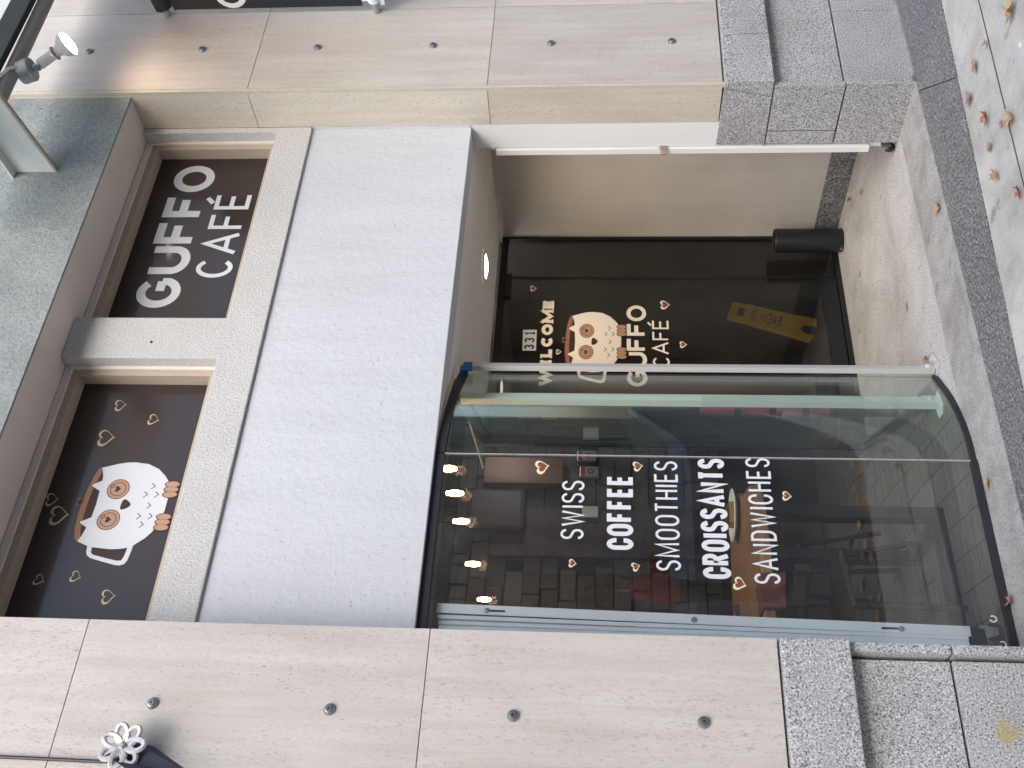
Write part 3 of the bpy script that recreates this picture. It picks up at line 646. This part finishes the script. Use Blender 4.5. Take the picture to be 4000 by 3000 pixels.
mb = MB(); mb.lathe((4.215, -.275, 4.415), (.22, -.18, -.96), [(0, 0), (.056, 0), (.06, .004), (.06, .062), (.056, .066), (.0, .066)], 22, 0); mb.done('junction_box', 'steel', sl, smooth=True)
mb = MB(); mb.tube([(4.232, -.288, 4.352), (4.243, -.290, 4.328)], .016, 10); mb.tube([(4.232, -.288, 4.326), (4.262, -.290, 4.322)], .018, 12); mb.done('swivel', 'steel', sl, smooth=True)
ax = Vector((.40, -.36, -.84)).normalized(); p0 = Vector((4.262, -.288, 4.325))
mb = MB(); mb.lathe(p0, ax, [(0, 0), (.026, 0), (.027, .004), (.027, .088), (.0, .088)], 18); mb.done('lamp_holder', 'white_paint', sl, smooth=True)
mb = MB(); mb.lathe(p0 + ax * .090, ax, [(.032, 0), (.038, .004), (.036, .010), (.02, .010)], 18); mb.done('holder_collar', 'steel', sl, smooth=True)
mb = MB(); mb.lathe(p0 + ax * .100, ax, [(.022, 0), (.030, .025), (.056, .052), (.061, .068), (.061, .080)], 22); mb.done('bulb_body', 'white_paint', sl, smooth=True)
mb = MB(); mb.lathe(p0 + ax * .181, ax, [(.060, 0), (.052, .008), (.025, .013), (0, .014)], 22); mb.done('bulb_face', 'lamp_glow', sl, smooth=True)
lamp('spot_lamp_light', 'SPOT', p0 + ax * .21, 6.5, (1, .74, .52), .12, Vector((4.62, .0, 3.70)) - (p0 + ax * .2), 100)
mb = MB(); mb.tube([(4.10, -.34, 4.46), (4.16, -.345, 4.43), (4.20, -.325, 4.405)], .009, 8); mb.done('lamp_cable', 'white_paint', sl, smooth=True)
# leaves lying on the frosted canopy
def leaf_mesh(curl, seed, mt):
    r = random.Random(seed); pts = [(0, -.5), (.05, -.32), (.30, -.36), (.24, -.18), (.50, .02), (.30, .10), (.36, .30), (.16, .22), (.0, .56), (-.16, .24), (-.38, .28), (-.28, .08), (-.50, -.02), (-.24, -.20), (-.28, -.38), (-.05, -.32)]
    pts = [(a * r.uniform(.85, 1.1), b * r.uniform(.9, 1.1)) for a, b in pts]
    v = [(0, 0, .0)] + [(a * (1 - .35 * curl), b, curl * (abs(a) * r.uniform(.5, 1.2) + b * b * r.uniform(.2, .9)) + r.uniform(-.04, .06)) for a, b in pts]; k = len(pts)
    f = [[0, 1 + i, 1 + (i + 1) % k] for i in range(k)]
    b0 = len(v); v += [(-.012, -.5, .0), (.012, -.5, .0), (.012, -.78, .03), (-.012, -.78, .03)]; f.append([b0, b0 + 1, b0 + 2, b0 + 3])
    me = bpy.data.meshes.new('leaf'); me.from_pydata(v, [], f); me.materials.append(mt)
    for p in me.polygons: p.use_smooth = True
    return me
LV = [leaf_mesh(c, i, LM[i % 4]) for i, c in enumerate((.35, .6, .45, .9, .5, .75, .3, .8))]
def leaf(x, y, z, s, k, rot, label, tilt=(0, 0), grp='fallen leaves on the pavement'):
    o = link('fallen_leaf', LV[k]); o.location = (x, y, z); s *= .86; o.scale = (s, s, s); o.rotation_euler = (tilt[0], tilt[1], rot); tag(o, label, 'leaf', grp); return o
leaf(4.715, -.335, 4.612, .10, 0, 1.2, 'brown maple leaf lying on the frosted canopy glass', grp='leaves on the canopy')
leaf(4.86, -.315, 4.612, .07, 3, .3, 'faint reddish leaf beside the canopy edge beam', grp='leaves on the canopy')
# banner on the right pillar
bn = thing('blade_banner', 'black banner with white print on two rods at right pillar', 'sign')
bx = 5.03
mb = MB(); mb.hexa([(bx - .006, -.95, 2.86), (bx + .006, -.95, 2.86), (bx + .006, -.045, 2.845), (bx - .006, -.045, 2.845)], [(bx - .006, -.95, 4.02), (bx + .006, -.95, 4.02), (bx + .006, -.045, 3.90), (bx - .006, -.045, 3.90)]); mb.done('banner_cloth', 'black_plastic', bn)
for z, y0, mt in ((3.955, -.06, 'black_plastic'), (2.775, -.07, 'white_paint')):
    mb = MB(); mb.tube([(bx, .0, z - .002), (bx, -.05, z), (bx, -1.0, z + .12 if z > 3 else z + .01)], .02, 12); mb.done('banner_rod', 'steel', bn, smooth=True)
    mb = MB(); mb.tube([(bx, y0, z + .002), (bx, -.9, z + (.1 if z > 3 else .01))], (.05 if z > 3 else .034), 10); mb.done('rod_sleeve', mt, bn, smooth=True)
box('white_band', 'white_paint', bx - .008, bx + .0075, -.93, -.075, 2.80, 2.842, bn); box('white_band', 'white_paint', bx - .0085, bx + .0085, -.93, -.05, 2.72, 2.742, bn)
mb = MB(); stroke(mb, [(-.14 + a, 3.56 + b) for a, b in arc(0, 0, .075, .075, 0, 360, 20)], .03, 0)
o = mb.done('letter', 'letter', bn)
for vv in o.data.vertices: vv.co = Vector((bx - .0085, vv.co.x, vv.co.z))
# rosette and navy pennant on the left pillar
ro = thing('banner_bracket', 'white metal loop rosette holding a navy canvas at left pillar', 'bracket')
hub = Vector((1.008, -.075, 3.09))
for k in range(7):
    a = 2 * math.pi * k / 7 + .3; mb = MB(); pts = []
    for i in range(14):
        t = 2 * math.pi * i / 14; rr = .040 - .034 * math.cos(t); w = .020 * math.sin(t)
        pts.append(hub + Vector((rr * math.cos(a) - w * math.sin(a), -.012 * math.sin(t * .5) - .004 * (k % 2), rr * math.sin(a) + w * math.cos(a))))
    mb.tube(pts, .0095, 6, closed=True); mb.done('loop', 'alu', ro, smooth=True)
mb = MB(); mb.lathe(hub + Vector((0, -.004, 0)), (0, -1, 0), [(.013, 0), (.013, .012), (.006, .02), (0, .02)], 12); mb.done('hub', 'steel', ro, smooth=True)
mb = MB(); mb.hexa([(.985, -.012, 2.98), (1.033, -.012, 3.02), (1.033, -.004, 3.02), (.985, -.004, 2.98)], [(.985, -.05, 3.16), (1.033, -.05, 3.075), (1.033, -.004, 3.075), (.985, -.004, 3.16)])
mb.add([(1.033, -.05, 3.074), (1.033, -.012, 3.02), (.90, -.13, 2.79), (.90, -.17, 3.00), (.985, -.055, 3.15)], [[0, 1, 2, 3, 4]])
mb.done('navy_canvas', 'navy', ro); mb = MB(); mb.tube([(.975, -.012, 3.14), (.985, -.012, 4.6)], .006, 8); mb.done('rod', 'black_plastic', ro)
# right folding gate, pushed into its pocket
rg = thing('folding_gate', 'white folding gate stile with caster at the right jamb', 'gate', 'folding gates at both ends of the front')
box('stile', 'gate_white', 4.378, 4.412, .415, .452, .142, 2.108, rg, bev=.002); box('stile', 'gate_white', 4.415, 4.442, .416, .446, .075, 2.14, rg, bev=.002)
box('hinge_plate', 'steel', 4.374, 4.402, .408, .4145, 1.190, 1.236, rg)
for z in (1.203, 1.213, 1.225):
    box('lug', 'copper', 4.335, 4.373, .410, .420, z - .004, z + .003, rg)
for z in (1.203, 1.222): mb = MB(); mb.lathe((4.388, .408, z), (0, -1, 0), [(.006, 0), (.004, .005), (0, .005)], 8); mb.done('screw', 'bolt', rg)
mb = MB(); mb.lathe((4.428, .416, 1.099), (0, -1, 0), [(.009, 0), (.007, .005), (0, .005)], 10); mb.done('rivet', 'bolt', rg); box('slot', 'black_ink', 4.425, 4.431, .4145, .416, .30, .365, rg); box('slot', 'black_ink', 4.425, 4.431, .4145, .416, 2.03, 2.09, rg)
def caster(cx, cy, r, root, wm):
    mb = MB(); mb.lathe((cx, cy - .010, r), (0, 1, 0), [(0, 0), (r * .9, 0), (r, .004), (r, .016), (r * .9, .02), (0, .02)], 20); o = mb.done('caster_wheel', wm, root, smooth=True)
    mb = MB(); mb.hexa([(cx - r * .35, cy - .016, r * .8), (cx + r * .35, cy - .016, r * .8), (cx + r * .35, cy + .016, r * .8), (cx - r * .35, cy + .016, r * .8)], [(cx - r * .9, cy - .02, r * 2.5), (cx + r * .6, cy - .02, r * 2.5), (cx + r * .6, cy + .02, r * 2.5), (cx - r * .9, cy + .02, r * 2.5)]); mb.done('caster_fork', 'steel', root)
caster(4.412, .45, .030, rg, 'black_plastic')
# left folding gate, stacked behind the pane
lg = thing('folding_gate', 'stacked pale grey folding gate behind the pane beside left pillar', 'gate', 'folding gates at both ends of the front')
def bar(name, xa, xb, y0, y1, z0, z1, lean, mt):
    MB().hexa([(xa - lean, y0, z0), (xb - lean, y0, z0), (xb - lean, y1, z0), (xa - lean, y1, z0)], [(xa, y0, z1), (xb, y0, z1), (xb, y1, z1), (xa, y1, z1)]).done(name, mt, lg, bev=.0015)
bar('stile', 1.693, 1.733, .352, .356, .139, 2.165, .038, 'gate_grey'); bar('stile_edge', 1.729, 1.733, .3563, .40, .139, 2.165, .038, 'gate_grey')
for k in range(6): bar('slat', 1.670 - k * .022, 1.686 - k * .022, .353 + .004 * (k % 2), .395, .15, 2.16 - .004 * k, .030 - .007 * k, 'gate_grey')
for z, h in ((1.93, .035), (.43, .035)): box('slot', 'black_ink', 1.710 - .038 * (2.165 - z) / 2.03 - .004, 1.710 - .038 * (2.165 - z) / 2.03 + .004, .3505, .352, z - h, z + h, lg)
for z in (1.967, 1.165, .392):
    mb = MB(); mb.lathe((1.710 - .038 * (2.165 - z) / 2.03, .352, z), (0, -1, 0), [(.012, 0), (.010, .006), (0, .008)], 12); mb.done('rivet', 'steel', lg, smooth=True)
caster(1.685, .385, .038, lg, 'black_plastic'); box('caster_plate', 'black_plastic', 1.62, 1.69, .36, .41, .085, .139, lg)
# ash bin, tape, stickers
ab = thing('ash_bin', 'black cylindrical bin standing beside the dark door', 'bin')
mb = MB(); mb.lathe((4.872, 1.665, .001), (0, 0, 1), [(0, 0), (.073, 0), (.077, .006), (.077, .425), (.073, .430), (.068, .426), (.067, .35), (0, .35)], 32); mb.done('bin_body', 'black_plastic', ab, smooth=True)
mb = MB(); mb.lathe((4.872, 1.665, .375), (0, 0, 1), [(.0665, 0), (0, .006)], 24); mb.done('bin_tray', 'bolt_dark', ab)
tp = thing('masking_tape', 'blue tape wrapped over the top of the glass end post', 'tape')
c, s = math.cos(.5), math.sin(.5)
mb = MB()
def tb(a0, a1, b0, b1, z0, z1):
    q = [(3.012 + a * c - b * s, .522 + a * s + b * c) for a, b in ((a0, b0), (a1, b0), (a1, b1), (a0, b1))]; mb.hexa([(*p, z0) for p in q], [(*p, z1) for p in q])
tb(-.0205, .0205, -.0155, .0155, 2.14, 2.182); mb.done('tape_wrap', 'blue_tape', tp)
mb = MB(); tb(-.075, -.021, -.018, -.0125, 2.138, 2.192); mb.done('tape_tail', 'blue_tape', tp)
st = thing('window_sticker', 'red square sticker with white letters CBA behind curved glass', 'sticker')
def on_partition(s0, s1, z0, z1, off, mt, root, name): mb = MB(); strip_box(mb, s0, s1, -off - .0006, -off, z0, z1); return mb.done(name, mt, root)
on_partition(.47, .585, 1.84, 1.965, .0045, 'red_ink', st, 'sticker_sheet')
mb = MB(); word('', 'CBA', .483, .572, 1.872, 1.935, .016, 0, None, gap=.4, mb=mb, rnd=True)
o = mb.done('lettering', 'letter', st)
for vv in o.data.vertices: q = pa + pd * vv.co.x - pn * (.0062 - vv.co.y); vv.co = Vector((q.x, q.y, vv.co.z))
s2 = thing('notice_sticker', 'small white notice sticker below the red sticker', 'sticker')
on_partition(.485, .575, 1.755, 1.835, .0045, 'letter', s2, 'sticker_sheet'); on_partition(.485, .498, 1.755, 1.835, .0053, 'black_ink', s2, 'sticker_band'); on_partition(.515, .56, 1.775, 1.815, .0053, 'heart_rim', s2, 'sticker_picture')
pk = thing('pink_tube', 'tall magenta tube with dark bands standing behind curved glass', 'tube')
mb = MB(); mb.tube([(3.225, 1.20, .34), (3.225, 1.20, 1.01)], .026, 14); mb.done('tube_body', 'pink', pk, smooth=True)
for z in (.45, .62, .80): mb = MB(); mb.tube([(3.225, 1.20, z), (3.225, 1.20, z + .035)], .0265, 14, cap=False); mb.done('tube_band', 'black_ink', pk)
mb = MB(); mb.tube([(3.225, 1.20, .004), (3.225, 1.20, .34)], .02, 12); mb.done('tube_foot', 'black_plastic', pk)
# ------------------------------------------------------------------ wet floor sign behind the door
wf = thing('wet_floor_sign', 'yellow wet floor sign leaning on the wall behind the dark door', 'sign')
def wfm():
    O = [(-.105, .02), (-.045, 0), (-.042, .07), (-.02, .10), (.02, .10), (.042, .07), (.045, 0), (.105, .02), (.10, .10), (.082, .46), (.078, .52), (.082, .55), (.075, .60), (-.075, .60), (-.082, .55), (-.078, .52), (-.082, .46), (-.10, .10)]
    mb = MB(); k = len(O); mb.add([(a, -.012, b) for a, b in O] + [(a, .012, b) for a, b in O], [list(range(k)), list(range(k, 2 * k))[::-1]] + [[i, i + k, (i + 1) % k + k, (i + 1) % k] for i in range(k)])
    return mb
ang = Matrix.Translation((4.757, 2.47, .046)) @ Matrix.Rotation(math.radians(18), 4, 'Y') @ Matrix.Scale(1.02, 4)
def put(o):
    for vv in o.data.vertices: vv.co = ang @ vv.co
    return o
put(wfm().done('sign_board', 'yellow', wf, bev=.004))
mb = MB(); mb.box(-.035, .035, -.014, -.0125, .50, .545); put(mb.done('grip_hole', 'black_ink', wf))
mb = MB(); mb.box(-.082, -.070, -.018, -.012, .10, .50); mb.box(.070, .082, -.018, -.012, .10, .50); put(mb.done('rib', 'yellow', wf))
mb = MB(); word('', 'CAUTION', -.055, .055, .415, .45, .005, -.0135, None, gap=.6, mb=mb); put(mb.done('lettering', 'red_ink', wf))
mb = MB(); word('', 'WET', -.036, .036, .272, .300, .006, -.0135, None, gap=.6, mb=mb); word('', 'FLOOR', -.048, .048, .235, .263, .006, -.0135, None, gap=.6, mb=mb)
stroke(mb, [(-.05, .315), (0, .39), (.05, .315), (-.05, .315)], .006, -.0135); stroke(mb, [(-.012, .335), (.006, .345), (.0, .36)], .007, -.0138); put(mb.done('warning_print', 'black_ink', wf))
# ------------------------------------------------------------------ table with a plate, stools, bulbs
tb_ = thing('wooden_table', 'live edge wooden high table behind the shop window', 'table')
e = [(1.32, .445), (1.55, .43), (1.80, .452), (2.05, .44), (2.25, .47), (2.40, .54), (2.455, .66), (2.50, .82), (2.62, 1.00), (2.66, 1.15), (2.58, 1.32), (2.30, 1.42), (1.9, 1.38), (1.32, 1.40)]
MB().prism(e, .835, .88).done('tabletop', 'table_wood', tb_, bev=.008)
for x in (1.50, 2.40):
    mb = MB(); mb.box(x - .03, x + .03, .76, .82, .0085, .834); mb.done('leg', 'black_frame', tb_, bev=.003)
    mb = MB(); mb.box(x - .03, x + .03, 1.18, 1.24, .0085, .834); mb.done('leg', 'black_frame', tb_, bev=.003)
box('foot_bar', 'black_frame', 1.531, 2.369, .755, .825, .0085, .055, tb_, bev=.003); box('cross_bar', 'black_frame', 1.531, 2.369, 1.185, 1.235, .40, .44, tb_, bev=.003)
for x in (1.50, 2.40): box('side_bar', 'black_frame', x - .025, x + .025, .8205, 1.1795, .0085, .05, tb_, bev=.003)
pl = MB(); pl.lathe((2.50, 1.00, .881), (0, 0, 1), [(0, 0), (.06, 0), (.075, .006), (.12, .022), (.128, .026), (.124, .030), (.078, .012), (0, .010)], 32); tag(pl.done('plate', 'china', smooth=True), 'white round plate holding topped toast on the wooden table', 'plate')
ps = thing('pastry', 'browned toast with green topping on the white plate', 'food')
mb = MB(); mb.prism([(2.44, .955), (2.545, .94), (2.56, 1.03), (2.455, 1.05)], .893, .926); mb.done('toast', 'pastry', ps, bev=.008)
mb = MB(); mb.prism([(2.445, .962), (2.535, .95), (2.547, 1.02), (2.46, 1.035)], .927, .938); mb.done('topping', 'herb', ps, bev=.005)
mb = MB(); mb.hexa([(1.78, .415, .80), (1.93, .415, .79), (1.93, .429, .79), (1.78, .429, .80)], [(1.78, .42, .89), (1.93, .42, .89), (1.93, .55, .892), (1.78, .55, .89)]); tag(mb.done('folded_cloth', 'cloth_red', bev=.006), 'rust red folded cloth hanging over the table edge', 'cloth')
def stool(x, y, rot, label):
    t = thing('metal_chair', label, 'chair', 'dark chairs inside the cafe'); c, s = math.cos(rot), math.sin(rot); R = lambda a, b, z: (x + a * c - b * s, y + a * s + b * c, z)
    mb = MB(); q = [R(-.17, -.17, 0), R(.17, -.17, 0), R(.17, .17, 0), R(-.17, .17, 0)]; mb.hexa([(*p[:2], .44) for p in q], [(*p[:2], .465) for p in q]); mb.done('seat', 'dark_wood', t, bev=.01)
    for a, b in ((-1, -1), (1, -1), (1, 1), (-1, 1)):
        top = .90 if b > 0 else .44; mb = MB(); mb.tube([R(a * .21, b * .21, .010), R(a * .155, b * .155, .439)] + ([R(a * .15, .19, .9)] if b > 0 else []), .014, 8); mb.done('leg', 'black_frame', t, smooth=True)
    mb = MB(); q = [R(-.15, .172, 0), R(.15, .172, 0), R(.15, .19, 0), R(-.15, .19, 0)]; mb.hexa([(*p[:2], .62) for p in q], [(*p[:2], .90) for p in q]); mb.done('backrest', 'dark_wood', t, bev=.006)
    mb = MB(); mb.tube([R(-.19, -.19, .16), R(.19, -.19, .16)], .009, 8); mb.done('stretcher', 'black_frame', t)
stool(2.05, .98, .35, 'dark metal chair pushed under the middle of the wooden table'); stool(1.72, 1.75, 2.9, 'dark chair behind the table near the folding gate'); stool(2.55, 1.85, 2.2, 'dark chair behind the plate end of the table')
BL = [(2.575, .735), (2.605, 1.02), (2.61, 1.32), (2.66, 1.92), (2.75, 2.60)]
where = ['nearest the curved pane', 'second along the string from the glass', 'middle one on the string', 'fourth along the string from the glass', 'deepest in the room, above the gate']
for (x, y), w in zip(BL, where):
    t = thing('hanging_bulb', 'glowing filament bulb, ' + w, 'light bulb', 'string of filament bulbs inside the cafe'); z = 2.25
    mb = MB(); mb.lathe((x, y, z - .04), (0, 0, 1), [(0, -.012), (.010, -.006), (.016, .022), (.015, .045), (.010, .068), (.011, .075)], 14); mb.done('bulb_glass', 'brass_glow', t, smooth=True)
    mb = MB(); mb.tube([(x, y, z + .034), (x, y, z + .075)], .015, 10); mb.done('socket', 'black_plastic', t); mb = MB(); mb.tube([(x, y, z + .075), (x, y, 2.60)], .004, 6); mb.done('cord', 'black_plastic', t)
    lamp('bulb_light', 'POINT', (x, y, z - .06), .8, (1, .62, .34), .03)
hd = box('brown_wall_panel', 'hood', 3.47, 3.79, 3.04, 3.12, 2.06, 2.46, bev=.03); tag(hd, 'brown rounded panel high on the stone back wall', 'panel')
cpn = box('copper_wall_panel', 'copper_panel', 3.85, 4.07, 3.07, 3.14, 1.80, 2.37, bev=.006); tag(cpn, 'copper coloured panel glowing beside the brown panel', 'panel')
for x, z, lb in ((4.118, 1.635, 'upper framed grey notice with red dial behind the window'), (3.985, 1.615, 'lower framed grey notice behind the letters SWISS')):
    t = thing('wall_notice', lb, 'notice', 'notices on the back wall')
    box('notice_board', 'steel', x - .045, x + .045, 3.12, 3.145, z - .07, z + .07, t, bev=.006); box('notice_sheet', 'steel', x - .037, x + .037, 3.117, 3.1195, z - .062, z + .030, t); box('notice_heading', 'red_ink', x - .037, x + .037, 3.117, 3.1195, z + .032, z + .062, t)
    mb = MB(); mb.lathe((x, 3.1165, z - .01), (0, -1, 0), [(.024, 0), (.024, .002), (.012, .003)], 18); mb.done('notice_dial', 'red_ink', t)
tv = box('green_wall_sign', 'gate_grey', 3.60, 3.685, 3.085, 3.10, 1.55, 1.66, bev=.003); tag(tv, 'small pale green sign on the dark inner door', 'sign')
cb = MB().tube([(4.10, 2.75, 2.4), (4.08, 2.6, 1.2), (3.92, 2.4, .85), (3.70, 2.2, .72)], .008, 6).done('hanging_cable', 'rim_gold', smooth=True); tag(cb, 'thin ochre cable drooping behind the curved glass', 'cable')
lmp = MB(); lmp.tube([(4.05, 2.9, .78), (4.05, 2.9, .90)], .07, 16); tag(lmp.done('copper_pot', 'copper_panel', smooth=True), 'small copper pot deep behind the curved glass', 'pot')
lamp('room_fill', 'POINT', (4.6, 2.08, 2.3), 6, (1, .97, .93), .1)  # added fill without a fitting, brightens the wet floor sign
lamp('room_fill', 'POINT', (3.0, 2.3, 2.5), .7, (1, .93, .9), .1)  # weak neutral fill added for the back wall, no lamp stands here

# ------------------------------------------------------------------ leaves on the ground
for a in ((3.571, -.997, .125, 2, .4, 'large red and yellow maple leaf at the far right pavement corner'), (3.703, -.751, .06, 1, 2.0, 'small red leaf lying in the paving joint'),
          (3.736, -.615, .085, 0, 1.3, 'slim tan leaf nearest the granite strip joint'), (3.673, -.491, .10, 4, 2.6, 'tan maple leaf hugging the dark granite strip'),
          (3.441, -.589, .085, 5, .5, 'dark red edged leaf between the strip and the paving joint'), (3.252, -.760, .115, 2, 2.2, 'yellow maple leaf across the paving joint'),
          (3.290, -.690, .05, 1, .2, 'tiny dark red leaf touching the yellow leaf'), (3.327, -.543, .07, 0, 2.9, 'curled pinkish tan leaf beside the granite strip'),
          (3.184, -.533, .08, 1, 1.9, 'narrow red leaf lying left of the curled tan leaf'), (2.953, -.669, .07, 5, 1.0, 'red leaf on the joint at the lower picture edge'),
          (3.604, .076, .095, 4, 2.3, 'tan leaf lying on the apron before the alcove'), (2.239, .218, .06, 6, 1.4, 'small tan leaf below the window sill gasket'),
          (1.753, .246, .085, 1, 2.7, 'red and orange leaf against the window gasket'), (4.724, 1.087, .055, 0, .9, 'orange leaf scrap near the alcove side wall'),
          (4.906, 1.333, .055, 7, .2, 'dark leaf scrap at the alcove baseboard'), (4.784, 1.640, .05, 5, 1.1, 'red leaf scrap below the black bin'), (3.12, .585, .055, 3, .4, 'brown curled leaf at the foot of the end post')):
    leaf(a[0], a[1], .010, a[2], a[3], a[4], a[5], (random.uniform(-.15, .15), random.uniform(-.15, .15)))
mb = MB(); mb.box(3.405, 3.427, -.966, -.95, .0005, .002); tag(mb.done('paper_scrap', 'letter'), 'tiny white paper scrap on the pavement', 'litter')
mb = MB(); rr = random.Random(3)
for i in range(260):
    x = rr.uniform(1.4, 5.6); y = -1.48 - abs(rr.gauss(0, .30)); s = rr.uniform(.07, .115); a = rr.uniform(0, 6.28)
    src = LV[rr.randrange(8)]; k0 = len(mb.v)
    mb.v += [Vector((x + s * (v.co.x * math.cos(a) - v.co.y * math.sin(a)), y + s * (v.co.x * math.sin(a) + v.co.y * math.cos(a)), -.118 + s * v.co.z * .8)) for v in src.vertices]
    mi = rr.choice((0, 0, 1, 2, 3)); mb.f += [[q + k0 for q in p.vertices] for p in src.polygons]; mb.m += [mi] * len(src.polygons)
mb.done('leaf_litter', [leafmat('litter_orange', (.72, .36, .14), (.62, .25, .09)), leafmat('litter_red', (.55, .14, .07), (.62, .26, .12)), leafmat('litter_yellow', (.78, .52, .22), (.66, .34, .13)), LM[3]], kind='stuff')

# ------------------------------------------------------------------ across the street (only mirrored in the glass)
ob = thing('opposite_building', 'brown building across the street mirrored in the shop window', 'building')
MB().box(-30, 45, -24, -17, -.1, 11).done('wall', 'opposite', ob)
for k in range(20):
    for z in (.8, 4.6): box('window', 'opp_glass', -28 + k * 3.6, -26 + k * 3.6, -17, -16.95, z, z + 2.4, ob)
MB().box(-40, 60, -16.9, -13.5, -.128, .0).done('far_sidewalk', 'sidewalk', kind='structure')

# pedestrian on the pavement, mirrored in the window
def skin_body(name, verts, edges, rad, mt, parent):
    me = bpy.data.meshes.new(name); me.from_pydata(verts, edges, []); o = bpy.data.objects.new(name, me); COL.objects.link(o)
    md = o.modifiers.new('s', 'SKIN'); sd = o.modifiers.new('u', 'SUBSURF'); sd.levels = 2; sd.render_levels = 2
    for i, r in enumerate(rad): me.skin_vertices[0].data[i].radius = (r if isinstance(r, tuple) else (r, r))
    me.skin_vertices[0].data[0].use_root = True; me.materials.append(M[mt]); o.parent = parent
    bpy.context.view_layer.update()
    dg = bpy.context.evaluated_depsgraph_get(); nm = bpy.data.meshes.new_from_object(o.evaluated_get(dg)); nm.name = name; o.modifiers.clear(); o.data = nm; nm.materials.clear(); nm.materials.append(M[mt])
    for p in nm.polygons: p.use_smooth = True
    return o
pe = thing('person', 'person in a red jacket and dark trousers on the road mirrored in the window', 'person')
px, py = 4.14, -4.86
P = lambda a, b, z: (px + a, py + b, z)
V = [P(0, 0, .82), P(.01, 0, 1.0), P(.02, 0, 1.16), P(.03, 0, 1.25), P(.04, 0, 1.31), P(.05, 0, 1.40), P(.055, 0, 1.48),
     P(.02, -.15, 1.20), P(.08, -.20, .97), P(.28, -.17, 1.05), P(.34, -.16, 1.07), P(.02, .15, 1.20), P(.06, .20, .97), P(.26, .17, 1.08), P(.32, .16, 1.10),
     P(.01, -.09, .76), P(.03, -.10, .42), P(.0, -.10, -.05), P(.10, -.10, -.09), P(-.02, .09, .76), P(-.02, .10, .42), P(-.06, .10, -.05), P(.05, .10, -.09)]
E_ = [(0, 1), (1, 2), (2, 3), (3, 4), (4, 5), (5, 6), (2, 7), (7, 8), (8, 9), (9, 10), (2, 11), (11, 12), (12, 13), (13, 14), (0, 15), (15, 16), (16, 17), (17, 18), (0, 19), (19, 20), (20, 21), (21, 22)]
rd = [(.11, .14), (.11, .14), (.12, .15), .06, .05, .085, .07, .06, .05, .042, .03, .06, .05, .042, .03, .085, .06, .045, .04, .085, .06, .045, .04]
bd = skin_body('body', V, E_, rd, 'skin', pe)
bd.data.materials.append(M['jacket']); bd.data.materials.append(M['dark_cloth'])
for p in bd.data.polygons:
    c_ = p.center; p.material_index = 2 if c_.z < .84 and abs(c_.x - px) < .2 else (1 if (c_.z < 1.285 and c_.x < px + .29) else 0)
mb = MB(); mb.lathe((px + .045, py, 1.43), (0, 0, 1), [(.105, -.02), (.103, .03), (.08, .075), (0, .09)], 16); mb.done('hair', 'dark_cloth', pe, smooth=True)
